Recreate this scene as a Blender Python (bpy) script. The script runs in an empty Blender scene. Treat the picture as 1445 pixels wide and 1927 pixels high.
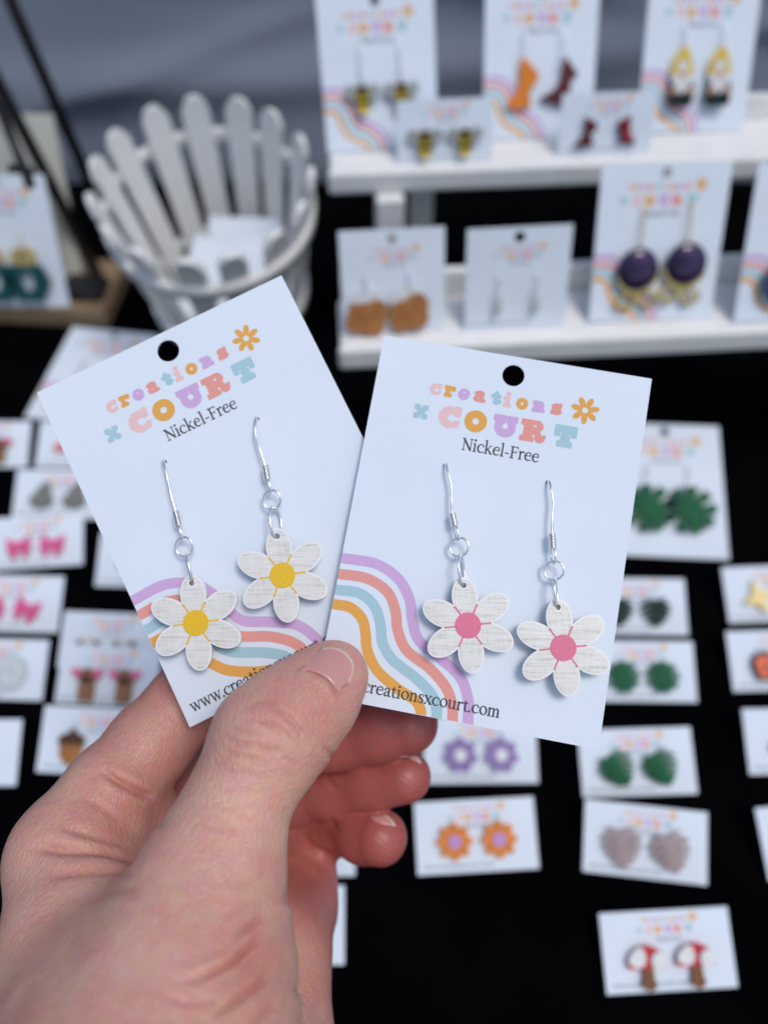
import bpy, bmesh, math, random
import numpy as np
from mathutils import Vector, Matrix, Euler
from mathutils.geometry import tessellate_polygon

random.seed(7)
rng = np.random.RandomState(7)
sc = bpy.context.scene
MM = 0.001
# ------------------------------------------------------------------ camera
TABLE_Z = 0.75                      # table top height above the ground
CAM_H = 0.342                       # lens above the table top
PITCH = math.radians(53.5)          # looking down
FPX, CX, CY = 1449.0, 722.5, 963.5  # pinhole of the photograph (1445 x 1927)
cam_d = bpy.data.cameras.new('camera')
cam = bpy.data.objects.new('camera', cam_d)
sc.collection.objects.link(cam)
cam.location = (0, 0, TABLE_Z + CAM_H)
cam.rotation_euler = (math.pi / 2 - PITCH, 0, 0)
cam_d.sensor_fit = 'HORIZONTAL'
cam_d.sensor_width = 36.0
cam_d.lens = 36.0 * FPX / 1445.0
cam_d.clip_start = 0.01
cam_d.clip_end = 1000.0
cam_d.dof.use_dof = True
cam_d.dof.focus_distance = 0.157
cam_d.dof.aperture_fstop = 10.0
sc.camera = cam
# ------------------------------------------------------------------ sky, sun, exposure
SUN_EL, SUN_AZ = math.radians(69), math.radians(128)   # azimuth clockwise from +Y
world = bpy.data.worlds.new('World')
sc.world = world
world.use_nodes = True
wn = world.node_tree
bg = wn.nodes['Background']
sky = wn.nodes.new('ShaderNodeTexSky')
sky.sky_type = 'NISHITA'
sky.sun_disc = False
sky.sun_elevation = SUN_EL
sky.sun_rotation = SUN_AZ
sky.dust_density = 2.0
sky.ozone_density = 1.0
wn.links.new(sky.outputs[0], bg.inputs[0])
bg.inputs[1].default_value = 0.12
sun_d = bpy.data.lights.new('sun', 'SUN')
sun_d.energy = 1.3
sun_d.angle = math.radians(20)
sun_d.color = (1.0, 0.985, 0.965)
sun = bpy.data.objects.new('sun', sun_d)
sc.collection.objects.link(sun)
sd = Vector((math.sin(SUN_AZ) * math.cos(SUN_EL), math.cos(SUN_AZ) * math.cos(SUN_EL), math.sin(SUN_EL)))
sun.rotation_euler = (-sd).to_track_quat('-Z', 'Y').to_euler()
sun.location = (1, 1, 4)
sc.view_settings.view_transform = 'Standard'
sc.view_settings.look = 'None'
sc.view_settings.gamma = 1.0
sc.view_settings.use_curve_mapping = False
sc.view_settings.exposure = 0.08

# ------------------------------------------------------------------ helpers
col = sc.collection
CAMO = Vector((0, 0, TABLE_Z + CAM_H))
RIGHT = Vector((1, 0, 0))
DOWN = Vector((0, -math.sin(PITCH), -math.cos(PITCH)))
FWD = Vector((0, math.cos(PITCH), -math.sin(PITCH)))
CAMROT = Matrix((RIGHT, DOWN, FWD)).transposed()       # lens axes (right, down, forward) -> world


def cam_pt(px, py, d):
    """a point of the place from where the photograph shows it and its depth in mm"""
    return CAMO + (RIGHT * ((px - CX) / FPX) + DOWN * ((py - CY) / FPX) + FWD) * (d * MM)


def ray(px, py):
    return (RIGHT * ((px - CX) / FPX) + DOWN * ((py - CY) / FPX) + FWD)


def on_height(px, py, z):
    r = ray(px, py)
    t = (z - CAMO.z) / r.z
    return CAMO + r * t


def on_frame(M, px, py, zoff=0.0):
    """local (x, y) in mm where the ray meets the plane local z = zoff mm of frame M"""
    Mi = M.inverted()
    o = Mi @ CAMO
    d = Mi.to_3x3() @ ray(px, py)
    t = (zoff * MM - o.z) / d.z
    p = o + d * t
    return p.x / MM, p.y / MM


def tag(o, label=None, cat=None, group=None, kind=None):
    if label: o['label'] = label
    if cat: o['category'] = cat
    if group: o['group'] = group
    if kind: o['kind'] = kind
    return o


def link(name, me, parent=None, M=None, mats=None):
    o = bpy.data.objects.new(name, me)
    col.objects.link(o)
    if mats is not None and me is not None and not me.materials:
        for m in (mats if isinstance(mats, (list, tuple)) else [mats]):
            me.materials.append(m)
    if parent is not None:
        o.parent = parent
    if M is not None:
        if parent is not None:
            o.matrix_basis = M
        else:
            o.matrix_world = M
    return o


def empty(name, M, label, cat, group=None):
    o = bpy.data.objects.new(name, None)
    o.empty_display_size = 0.01
    col.objects.link(o)
    o.matrix_world = M
    return tag(o, label, cat, group)


def T(x, y, z=0):
    return Matrix.Translation(Vector((x, y, z)) * MM)


def mesh_from(name, verts, faces, smooth=False, mi=None):
    me = bpy.data.meshes.new(name)
    me.from_pydata([tuple(v) for v in verts], [], faces)
    if smooth:
        me.polygons.foreach_set('use_smooth', [True] * len(me.polygons))
    if mi is not None:
        me.polygons.foreach_set('material_index', mi)
    me.update()
    return me


def fix_normals(me):
    bm = bmesh.new(); bm.from_mesh(me)
    bmesh.ops.recalc_face_normals(bm, faces=bm.faces)
    bm.to_mesh(me); bm.free(); me.update()
    return me


# ------------------------------------------------------------------ materials
MATS = {}


def mat(name, color, rough=0.6, metal=0.0, bump=None, spec=0.5, noise=None, coat=0.0, sheen=0.0, trans=0.0, alpha=None):
    """bump = (scale, strength, distance in m); noise = (scale, colour 2, amount)"""
    if name in MATS:
        return MATS[name]
    m = bpy.data.materials.new(name)
    m.use_nodes = True
    nt = m.node_tree
    b = nt.nodes['Principled BSDF']
    b.inputs['Base Color'].default_value = (*color, 1)
    b.inputs['Roughness'].default_value = rough
    b.inputs['Metallic'].default_value = metal
    b.inputs['Specular IOR Level'].default_value = spec
    b.inputs['Coat Weight'].default_value = coat
    b.inputs['Sheen Weight'].default_value = sheen
    if trans:
        b.inputs['Transmission Weight'].default_value = trans
    tc = nt.nodes.new('ShaderNodeTexCoord')
    if bump:
        n = nt.nodes.new('ShaderNodeTexNoise')
        n.inputs['Scale'].default_value = bump[0]
        n.inputs['Detail'].default_value = 6
        bp = nt.nodes.new('ShaderNodeBump')
        bp.inputs['Strength'].default_value = bump[1]
        bp.inputs['Distance'].default_value = bump[2]
        nt.links.new(tc.outputs['Object'], n.inputs['Vector'])
        nt.links.new(n.outputs['Fac'], bp.inputs['Height'])
        nt.links.new(bp.outputs[0], b.inputs['Normal'])
    if noise:
        n = nt.nodes.new('ShaderNodeTexNoise')
        n.inputs['Scale'].default_value = noise[0]
        n.inputs['Detail'].default_value = 5
        r = nt.nodes.new('ShaderNodeMapRange')
        r.inputs[1].default_value = 0.35; r.inputs[2].default_value = 0.7
        r.inputs[3].default_value = 0.0; r.inputs[4].default_value = noise[2]
        mx = nt.nodes.new('ShaderNodeMix'); mx.data_type = 'RGBA'
        mx.inputs[6].default_value = (*color, 1); mx.inputs[7].default_value = (*noise[1], 1)
        nt.links.new(tc.outputs['Object'], n.inputs['Vector'])
        nt.links.new(n.outputs['Fac'], r.inputs[0])
        nt.links.new(r.outputs[0], mx.inputs[0])
        nt.links.new(mx.outputs[2], b.inputs['Base Color'])
    MATS[name] = m
    return m


PAPER = mat('white_card_stock', (0.76, 0.83, 0.90), 0.75, bump=(2600, 0.35, 0.00006), spec=0.25, noise=(40, (0.715, 0.78, 0.85), 0.6))
_nt = PAPER.node_tree; _b = _nt.nodes['Principled BSDF']     # faint scuffs and pencil-grey smudges
_src = _b.inputs['Base Color'].links[0].from_socket
_n = _nt.nodes.new('ShaderNodeTexNoise'); _n.inputs['Scale'].default_value = 260; _n.inputs['Detail'].default_value = 9; _n.inputs['Roughness'].default_value = .7
_r = _nt.nodes.new('ShaderNodeMapRange'); _r.inputs[1].default_value = .66; _r.inputs[2].default_value = .78; _r.inputs[4].default_value = .35
_m = _nt.nodes.new('ShaderNodeMix'); _m.data_type = 'RGBA'; _m.inputs[7].default_value = (.50, .52, .56, 1)
_nt.links.new(_nt.nodes['Texture Coordinate'].outputs['Object'], _n.inputs['Vector']); _nt.links.new(_n.outputs['Fac'], _r.inputs[0]); _nt.links.new(_r.outputs[0], _m.inputs[0])
_nt.links.new(_src, _m.inputs[6]); _nt.links.new(_m.outputs[2], _b.inputs['Base Color'])
INK = {k: mat('ink_' + k, c, 0.75, spec=0.25, noise=(5200, tuple(min(1, x * 1.0 + 0.10) for x in c), 0.55)) for k, c in dict(
    pink=(0.82, 0.54, 0.52), orange=(0.78, 0.38, 0.07), purple=(0.62, 0.40, 0.66), coral=(0.78, 0.32, 0.27),
    blue=(0.38, 0.58, 0.64), grey=(0.045, 0.048, 0.055)).items()}
SILVER = mat('polished_silver_wire', (0.95, 0.94, 0.92), 0.24, 1.0)
GOLD = mat('polished_gold', (0.83, 0.55, 0.17), 0.2, 1.0)
WHITEPAINT = mat('white_painted_wood', (0.87, 0.86, 0.83), 0.45, bump=(220, 0.35, 0.0008), noise=(60, (0.78, 0.77, 0.74), 0.6))
BLACKMETAL = mat('black_metal', (0.012, 0.012, 0.013), 0.4)


def plastic(name, c, rough=0.42, c2=None):
    return mat(name, c, rough, spec=0.3, noise=(260, c2 or tuple(x * 0.75 for x in c), 0.7))


# ------------------------------------------------------------------ 2-D shapes: signed distance -> outline -> mesh
def s_box(cx, cy, hw, hh, r=0.0):
    def f(X, Y):
        dx = np.abs(X - cx) - hw + r; dy = np.abs(Y - cy) - hh + r
        return np.hypot(np.maximum(dx, 0), np.maximum(dy, 0)) + np.minimum(np.maximum(dx, dy), 0) - r
    return f


def s_ell(cx, cy, rx, ry, a=0.0):
    ca, sa = math.cos(a), math.sin(a)
    def f(X, Y):
        x = (X - cx) * ca + (Y - cy) * sa; y = -(X - cx) * sa + (Y - cy) * ca
        k = np.hypot(x / rx, y / ry)
        g = np.hypot(x / (rx * rx), y / (ry * ry)) + 1e-9
        return k * (k - 1) / g
    return f


def s_seg(x0, y0, x1, y1, w0, w1):
    def f(X, Y):
        dx, dy = x1 - x0, y1 - y0
        t = np.clip(((X - x0) * dx + (Y - y0) * dy) / (dx * dx + dy * dy + 1e-12), 0, 1)
        return np.hypot(X - x0 - t * dx, Y - y0 - t * dy) - (w0 + (w1 - w0) * t) / 2
    return f


def spline(pts, n=6):
    P = np.array(pts, float)
    Q = np.vstack([2 * P[0] - P[1], P, 2 * P[-1] - P[-2]])
    out = []
    for i in range(1, len(Q) - 2):
        for k in range(n):
            t = k / n
            a, b, c, d = Q[i - 1], Q[i], Q[i + 1], Q[i + 2]
            out.append(0.5 * (2 * b + (c - a) * t + (2 * a - 5 * b + 4 * c - d) * t * t + (3 * b - a - 3 * c + d) * t ** 3))
    out.append(P[-1])
    return np.array(out)


def s_stroke(pts, n=5):
    q = spline(pts, n) if len(pts) > 2 else np.array(pts, float)
    fs = [s_seg(a[0], a[1], b[0], b[1], max(a[2], .01), max(b[2], .01)) for a, b in zip(q[:-1], q[1:])]
    return s_union(*fs)


def s_poly(pts):
    P = np.array(pts, float)
    def f(X, Y):
        d = np.full(X.shape, 1e9); s = np.ones(X.shape)
        n = len(P)
        for i in range(n):
            a, b = P[i], P[i - 1]
            ex, ey = b - a
            wx, wy = X - a[0], Y - a[1]
            t = np.clip((wx * ex + wy * ey) / (ex * ex + ey * ey + 1e-12), 0, 1)
            d = np.minimum(d, (wx - ex * t) ** 2 + (wy - ey * t) ** 2)
            c1 = Y >= a[1]; c2 = Y < b[1]; c3 = ex * wy > ey * wx
            flip = (c1 & c2 & c3) | (~c1 & ~c2 & ~c3)
            s = np.where(flip, -s, s)
        return s * np.sqrt(d)
    return f


def s_union(*fs):
    def f(X, Y):
        d = fs[0](X, Y)
        for g in fs[1:]:
            d = np.minimum(d, g(X, Y))
        return d
    return f


def s_sub(a, *bs):
    def f(X, Y):
        d = a(X, Y)
        for b in bs:
            d = np.maximum(d, -b(X, Y))
        return d
    return f


def s_and(a, b):
    return lambda X, Y: np.maximum(a(X, Y), b(X, Y))


def s_round(a, r):
    return lambda X, Y: a(X, Y) - r


def s_move(a, dx, dy, sx=1.0, rot=0.0):
    c, s = math.cos(rot), math.sin(rot)
    def f(X, Y):
        x, y = X - dx, Y - dy
        return a((x * c + y * s) / sx, (-x * s + y * c) / sx) * sx
    return f


def contour(sdf, x0, x1, y0, y1, h):
    """marching squares; returns closed loops of 2-D points"""
    nx, ny = int(math.ceil((x1 - x0) / h)) + 1, int(math.ceil((y1 - y0) / h)) + 1
    xs = x0 + h * np.arange(nx); ys = y0 + h * np.arange(ny)
    X, Y = np.meshgrid(xs, ys, indexing='ij')
    D = sdf(X, Y)
    D = np.where(np.abs(D) < 1e-9, 1e-9, D)
    D[0, :] = np.maximum(D[0, :], 1e-6); D[-1, :] = np.maximum(D[-1, :], 1e-6)
    D[:, 0] = np.maximum(D[:, 0], 1e-6); D[:, -1] = np.maximum(D[:, -1], 1e-6)
    I = D < 0
    code = I[:-1, :-1] * 1 + I[1:, :-1] * 2 + I[1:, 1:] * 4 + I[:-1, 1:] * 8
    nxt = {}
    def ept(e):
        t, i, j = e
        if t == 0:
            a, b = D[i, j], D[i + 1, j]; k = a / (a - b); return (xs[i] + k * h, ys[j])
        a, b = D[i, j], D[i, j + 1]; k = a / (a - b); return (xs[i], ys[j] + k * h)
    TAB = {1: [(3, 0)], 2: [(0, 1)], 3: [(3, 1)], 4: [(1, 2)], 5: [(3, 2), (1, 0)], 6: [(0, 2)], 7: [(3, 2)], 8: [(2, 3)], 9: [(2, 0)],
           10: [(0, 3), (2, 1)], 11: [(2, 1)], 12: [(1, 3)], 13: [(1, 0)], 14: [(0, 3)]}
    for i, j in zip(*np.where((code > 0) & (code < 15))):
        E = ((0, i, j), (1, i + 1, j), (0, i, j + 1), (1, i, j))
        for a, b in TAB[int(code[i, j])]:
            nxt[E[a]] = E[b]
    loops = []
    while nxt:
        s = next(iter(nxt)); e = s; L = []
        while e in nxt:
            L.append(ept(e)); e = nxt.pop(e)
        if len(L) < 4:
            continue
        P = [L[0]]
        for k in range(1, len(L)):          # thin out straight runs
            a, b, c = P[-1], L[k], L[(k + 1) % len(L)]
            ar = abs((b[0] - a[0]) * (c[1] - a[1]) - (b[1] - a[1]) * (c[0] - a[0]))
            if ar > 0.02 * h * h or math.hypot(b[0] - a[0], b[1] - a[1]) > 6 * h:
                P.append(b)
        if len(P) >= 3:
            loops.append(P)
    return loops


def fill(loops):
    """triangles over several outlines: each outer loop with the holes inside it"""
    def area(L): return .5 * sum(L[i - 1][0] * L[i][1] - L[i][0] * L[i - 1][1] for i in range(len(L)))
    def inside(p, L):
        c = False
        for i in range(len(L)):
            a, q = L[i - 1], L[i]
            if (a[1] > p[1]) != (q[1] > p[1]) and p[0] < (q[0] - a[0]) * (p[1] - a[1]) / (q[1] - a[1]) + a[0]: c = not c
        return c
    st, o = [], 0
    for L in loops: st.append(o); o += len(L)
    depth = [sum(inside(L[0], K) for K in loops if K is not L) for L in loops]
    out = []
    for i, L in enumerate(loops):
        if depth[i] % 2: continue
        grp = [i] + [j for j, K in enumerate(loops) if depth[j] == depth[i] + 1 and inside(K[0], L)]
        idx = [st[g] + k for g in grp for k in range(len(loops[g]))]
        flat = [loops[g][k] for g in grp for k in range(len(loops[g]))]
        for t in tessellate_polygon([[Vector((p[0], p[1], 0)) for p in loops[g]] for g in grp]):
            a, q, c = (flat[k] for k in t)
            if abs((q[0] - a[0]) * (c[1] - a[1]) - (q[1] - a[1]) * (c[0] - a[0])) > 1e-12:
                out.append(tuple(idx[k] for k in t))
    return out


def plate(name, loops, z0, z1=None, scale=1.0, bevel=0.0):
    """mm outline -> flat sheet (z1 None) or solid slab between z0 and z1, rim bevelled on top"""
    tris = fill(loops)
    flat = [p for L in loops for p in L]
    V, F = [], []
    n = len(flat)
    zt = z0 if z1 is None else z1
    if z1 is None or bevel <= 0:
        V += [(p[0] * scale * MM, p[1] * scale * MM, zt * MM) for p in flat]
    else:
        for L in loops:
            m = len(L)
            ar = sum(L[i - 1][0] * L[i][1] - L[i][0] * L[i - 1][1] for i in range(m))
            for i in range(m):
                a, b, c = L[i - 1], L[i], L[(i + 1) % m]
                tx, ty = c[0] - a[0], c[1] - a[1]
                q = math.hypot(tx, ty) + 1e-9
                s = 1   # marching squares keep the inside on the left
                nx_, ny_ = -ty / q * s, tx / q * s
                V.append(((b[0] + nx_ * bevel) * scale * MM, (b[1] + ny_ * bevel) * scale * MM, zt * MM))
    for t in tris:
        a, b, c = (flat[i] for i in t)
        cr = (b[0] - a[0]) * (c[1] - a[1]) - (b[1] - a[1]) * (c[0] - a[0])
        F.append(tuple(t) if cr > 0 else tuple(reversed(t)))
    if z1 is not None:
        nt = len(F)
        rings = [zt - bevel * 0.8, z0] if bevel > 0 else [z0]
        prev = 0
        for zi, z in enumerate(rings):
            base = len(V)
            V += [(p[0] * scale * MM, p[1] * scale * MM, z * MM) for p in flat]
            o = 0
            for L in loops:
                m = len(L)
                for i in range(m):
                    j = (i + 1) % m
                    F.append((prev + o + i, base + o + i, base + o + j, prev + o + j))
                o += m
            prev = base
        F += [tuple(prev + i for i in reversed(f)) for f in F[:nt]]
        me = mesh_from(name, V, F)
        return fix_normals(me)
    return mesh_from(name, V, F)


def tube(name, pts, r, n=8, closed=False, cap=True):
    """round wire through mm points; r a number or a list"""
    P = [Vector(p) for p in pts]
    m = len(P)
    R = r if hasattr(r, '__len__') else [r] * m
    V, F = [], []
    t0 = None; up = None
    for i in range(m):
        if closed:
            t = (P[(i + 1) % m] - P[i - 1]).normalized()
        else:
            t = (P[min(i + 1, m - 1)] - P[max(i - 1, 0)]).normalized()
        if up is None:
            up = t.orthogonal().normalized()
        else:
            up = (up - t * up.dot(t)).normalized()
        side = t.cross(up)
        for k in range(n):
            a = 2 * math.pi * k / n
            V.append((P[i] + (up * math.cos(a) + side * math.sin(a)) * R[i]) * MM)
    for i in range(m if closed else m - 1):
        j = (i + 1) % m
        for k in range(n):
            F.append((i * n + k, i * n + (k + 1) % n, j * n + (k + 1) % n, j * n + k))
    if cap and not closed:
        F.append(tuple(reversed(range(n)))); F.append(tuple((m - 1) * n + k for k in range(n)))
    return mesh_from(name, V, F, smooth=True)


def ring_pts(c, r, ax, ay, n=28, squash=1.0):
    c, ax, ay = Vector(c), Vector(ax).normalized(), Vector(ay).normalized()
    return [c + ax * math.cos(2 * math.pi * k / n) * r + ay * math.sin(2 * math.pi * k / n) * r * squash for k in range(n)]


def box_mesh(name, sx, sy, sz, bevel=0.0, seg=2, off=(0, 0, 0)):
    """mm box centred on off"""
    bm = bmesh.new()
    bmesh.ops.create_cube(bm, size=1)
    for v in bm.verts:
        v.co = Vector((v.co.x * sx + off[0], v.co.y * sy + off[1], v.co.z * sz + off[2])) * MM
    if bevel:
        bmesh.ops.bevel(bm, geom=bm.edges[:], offset=bevel * MM, segments=seg, profile=0.5, affect='EDGES')
    me = bpy.data.meshes.new(name)
    bm.to_mesh(me); bm.free()
    return me

# ------------------------------------------------------------------ lettering
def sbar(x, y, hw):
    return s_box(x, y, hw, 0.035)


def stem(x, h, w=0.16, y0=0.0):
    return s_box(x, y0 + h / 2, w / 2, h / 2)


def flag(x, y):
    return s_stroke([(x - .2, y - .1, .04), (x - .02, y - .03, .1)])


def serif_glyph(c):
    if c == 'c': return s_union(s_stroke([(.8, .76, .13), (.7, .93, .09), (.5, .97, .07), (.22, .8, .14), (.12, .5, .18), (.22, .18, .16), (.5, .04, .1), (.84, .17, .05)])), .9
    if c == 'r': return s_union(stem(.22, .96), sbar(.22, .035, .2), flag(.22, .98), s_stroke([(.26, .62, .05), (.4, .88, .09), (.56, .94, .14), (.63, .88, .17)])), .72
    if c == 'e': return s_union(s_stroke([(.8, .6, .08), (.72, .88, .11), (.48, .97, .08), (.22, .8, .14), (.12, .5, .18), (.22, .18, .16), (.5, .04, .1), (.84, .18, .05)]), s_seg(.15, .56, .8, .6, .07, .07)), .92
    if c == 'a': return s_union(s_stroke([(.15, .74, .16), (.3, .94, .08), (.48, .95, .09), (.62, .78, .16), (.62, .3, .17), (.66, .07, .13), (.78, .03, .08), (.88, .1, .04)]), s_stroke([(.6, .57, .06), (.3, .47, .08), (.13, .25, .16), (.22, .05, .13), (.42, .06, .08), (.6, .2, .06)])), .88
    if c == 't': return s_union(s_stroke([(.3, 1.24, .04), (.28, 1.0, .15), (.28, .3, .17), (.36, .06, .14), (.5, .03, .08), (.66, .12, .04)]), s_box(.32, .94, .27, .04)), .68
    if c == 'i': return s_union(stem(.25, .97), sbar(.25, .035, .21), flag(.25, 1.0), s_ell(.24, 1.34, .12, .12)), .52
    if c == 'l': return s_union(stem(.25, 1.56), sbar(.25, .035, .21), flag(.25, 1.58)), .52
    if c == 'o': return s_sub(s_ell(.5, .5, .45, .51), s_ell(.5, .5, .28, .44, .2)), 1.0
    if c == 'n': return s_union(stem(.22, .96), sbar(.22, .035, .2), flag(.22, .98), s_stroke([(.28, .74, .05), (.45, .92, .08), (.64, .93, .13), (.76, .74, .16), (.76, .06, .16)]), sbar(.76, .035, .2)), 1.03
    if c == 'm': return s_union(stem(.22, .96), sbar(.22, .035, .2), flag(.22, .98), s_stroke([(.28, .74, .05), (.43, .92, .08), (.6, .93, .13), (.72, .74, .16), (.72, .06, .16)]), sbar(.72, .035, .18),
                                s_stroke([(.78, .74, .05), (.93, .92, .08), (1.1, .93, .13), (1.22, .74, .16), (1.22, .06, .16)]), sbar(1.22, .035, .19)), 1.5
    if c == 's': return s_stroke([(.62, .72, .05), (.57, .92, .07), (.38, .97, .08), (.18, .84, .14), (.2, .64, .17), (.44, .48, .19), (.6, .28, .17), (.54, .08, .12), (.33, .03, .08), (.13, .1, .07), (.08, .3, .05)]), .74
    if c == 'x': return s_union(s_seg(.15, .93, .78, .07, .17, .17), s_seg(.76, .95, .16, .05, .06, .06), sbar(.16, .965, .17), sbar(.76, .965, .14), sbar(.15, .035, .14), sbar(.78, .035, .17)), .94
    if c == 'u': return s_union(s_stroke([(.22, .95, .15), (.22, .3, .16), (.3, .08, .13), (.5, .05, .08), (.72, .2, .05)]), stem(.77, .97), flag(.22, 1.0), flag(.77, 1.0), s_seg(.77, .06, .98, .05, .09, .04)), 1.05
    if c == 'w': return s_union(s_seg(.16, .95, .42, .06, .14, .15), s_seg(.42, .04, .68, .9, .06, .06), s_seg(.64, .95, .92, .06, .14, .15), s_seg(.92, .04, 1.18, .95, .06, .06), sbar(.16, .965, .16), sbar(.64, .965, .14), sbar(1.18, .965, .13)), 1.32
    if c == 'k': return s_union(stem(.22, 1.56), sbar(.22, .035, .2), flag(.22, 1.58), s_seg(.3, .42, .72, .94, .06, .06), sbar(.74, .965, .16), s_seg(.42, .56, .82, .06, .14, .16), sbar(.86, .035, .15)), 1.02
    if c == 'N': return s_union(stem(.25, 1.38, .07), sbar(.25, .035, .2), stem(1.1, 1.38, .07), sbar(1.1, 1.365, .2), sbar(.18, 1.365, .17), s_seg(.22, 1.32, 1.07, .1, .19, .19)), 1.34
    if c == 'F': return s_union(stem(.28, 1.38, .17), sbar(.28, .035, .23), s_box(.5, 1.35, .45, .04), s_seg(.93, 1.36, .95, 1.12, .07, .03), s_box(.52, .73, .24, .035), s_seg(.75, .86, .75, .6, .05, .05), sbar(.1, 1.355, .08)), 1.05
    if c == '-': return s_box(.32, .46, .24, .05), .66
    if c == '.': return s_ell(.17, .09, .11, .11), .36
    return None, .5


def retro_glyph(c):
    """heavy slab letters, one unit high"""
    B, E_, S = s_box, s_ell, s_seg
    if c in 'Cc':
        return s_union(s_sub(E_(.5, .5, .5, .5), E_(.6, .47, .22, .2), B(.86, .5, .3, .13), s_poly([(.6, .7), (.66, 1.1), (.72, 1.1)])), s_sub(B(.84, .8, .14, .22, .03), E_(.5, .66, .2, .1)), B(.82, .2, .12, .13, .06)), 1.0
    if c in 'Oo':
        return s_sub(E_(.5, .5, .5, .5), E_(.5, .5, .17, .17)), 1.02
    if c == 'U':
        return s_sub(s_union(B(.26, .86, .28, .14, .03), B(.83, .86, .24, .14, .03), B(.27, .6, .2, .3), B(.82, .6, .17, .3), E_(.54, .36, .44, .36)), E_(.54, .5, .15, .15), s_poly([(.5, .5), (.52, 1.1), (.58, 1.1), (.58, .5)])), 1.1
    if c == 'R':
        return s_sub(s_union(B(.42, .87, .42, .13, .03), B(.34, .5, .2, .5), B(.33, .11, .33, .11, .03), E_(.68, .74, .32, .26), B(.5, .6, .2, .12), s_stroke([(.62, .48, .3), (.78, .36, .32), (.86, .18, .32), (.98, .14, .24), (1.1, .3, .14)])),
                     E_(.62, .74, .1, .07), s_poly([(.58, .42), (.7, .3), (.66, .14), (.74, -.1), (.66, -.1), (.6, .14)]), s_poly([(.66, .5), (1.1, .5), (1.1, .46), (.66, .48)])), 1.14
    if c == 'T':
        return s_sub(s_union(B(.5, .83, .5, .17, .03), B(.12, .68, .12, .2, .03), B(.88, .68, .12, .2, .03), B(.5, .5, .2, .4), B(.5, .13, .34, .13, .03)), E_(.28, .58, .05, .08), E_(.72, .58, .05, .08)), 1.04
    if c == 'x':
        return s_sub(s_union(S(.2, .85, .8, .15, .34, .34), S(.8, .85, .2, .15, .34, .34), B(.2, .84, .2, .16, .03), B(.8, .84, .2, .16, .03), B(.2, .16, .2, .16, .03), B(.8, .16, .2, .16, .03)), B(.5, .95, .03, .25), B(.5, .05, .03, .25)), 1.05
    if c == 'r':
        return s_sub(s_union(B(.3, .5, .17, .5), B(.24, .84, .24, .16, .03), B(.34, .14, .33, .14, .03), E_(.72, .76, .24, .22), B(.6, .8, .2, .12)), s_poly([(.44, 1.1), (.5, .66), (.54, 1.1)]), E_(.6, .5, .1, .14)), .98
    if c == 'e':
        return s_sub(E_(.5, .5, .5, .5), E_(.5, .64, .16, .1), s_poly([(.5, .42), (1.1, .46), (1.1, .32), (.52, .34)])), 1.02
    if c == 'a':
        return s_sub(s_union(E_(.36, .28, .36, .28), B(.68, .4, .18, .4), E_(.52, .74, .36, .26), B(.2, .76, .16, .14, .05), E_(.86, .14, .18, .14)), E_(.4, .32, .12, .08), s_poly([(.1, .56), (.5, .62), (.5, .55), (.1, .54)]), s_poly([(.34, 1.1), (.4, .76), (.44, 1.1)])), 1.06
    if c == 't':
        return s_sub(s_union(B(.42, .6, .2, .45), B(.42, .74, .42, .14, .05), E_(.5, .25, .3, .25), E_(.78, .3, .13, .16), E_(.42, 1.04, .15, .16)), s_poly([(.6, .5), (.7, .5), (.66, .26)])), .96
    if c == 'i':
        return s_union(B(.36, .45, .19, .45), B(.28, .78, .26, .13, .03), B(.36, .13, .34, .13, .03), E_(.38, 1.2, .2, .18)), .78
    if c == 'n':
        return s_sub(s_union(B(.26, .5, .17, .5), B(.2, .85, .2, .15, .03), B(.26, .14, .27, .14, .03), E_(.64, .64, .3, .36), B(.78, .4, .17, .4), B(.8, .14, .26, .14, .03)), B(.53, .2, .035, .3), s_poly([(.42, 1.1), (.45, .7), (.5, 1.1)])), 1.1
    if c == 's':
        return s_sub(s_union(E_(.48, .72, .42, .28), E_(.5, .3, .44, .3), B(.78, .86, .13, .16, .02), B(.16, .2, .13, .18, .02)), s_poly([(.36, .66), (1.0, .62), (1.0, .56), (.5, .58)]), s_poly([(.64, .42), (0, .44), (0, .38), (.5, .35)]), s_poly([(.6, 1.1), (.66, .78), (.68, 1.1)])), 1.0
    return None, .5


_GL = {}


def glyph_loops(font, c):
    k = (font, c)
    if k not in _GL:
        f, adv = (serif_glyph if font == 'serif' else retro_glyph)(c)
        if f: f = s_round(f, .02 if font == 'serif' else (.035 if c.islower() else .02))
        _GL[k] = (contour(f, -.25, 1.7, -.25, 1.8, .022 if font == 'serif' else .03) if f else [], adv)
    return _GL[k]


def lay_text(font, text, x, y, size, colors, z, track=0.0, centre=None, width=None):
    """list of (loops in mm, ink) laid along a baseline"""
    tot = sum(glyph_loops(font, c)[1] + track for c in text) * size
    sx = 1.0
    if width: sx = width / tot; tot = width
    if centre is not None: x = centre - tot / 2
    out = []
    for i, c in enumerate(text):
        L, adv = glyph_loops(font, c)
        if L:
            out.append(([[(x + p[0] * size * sx, y + p[1] * size) for p in lp] for lp in L], colors[i % len(colors)]))
        x += (adv + track) * size * sx
    return out


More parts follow.
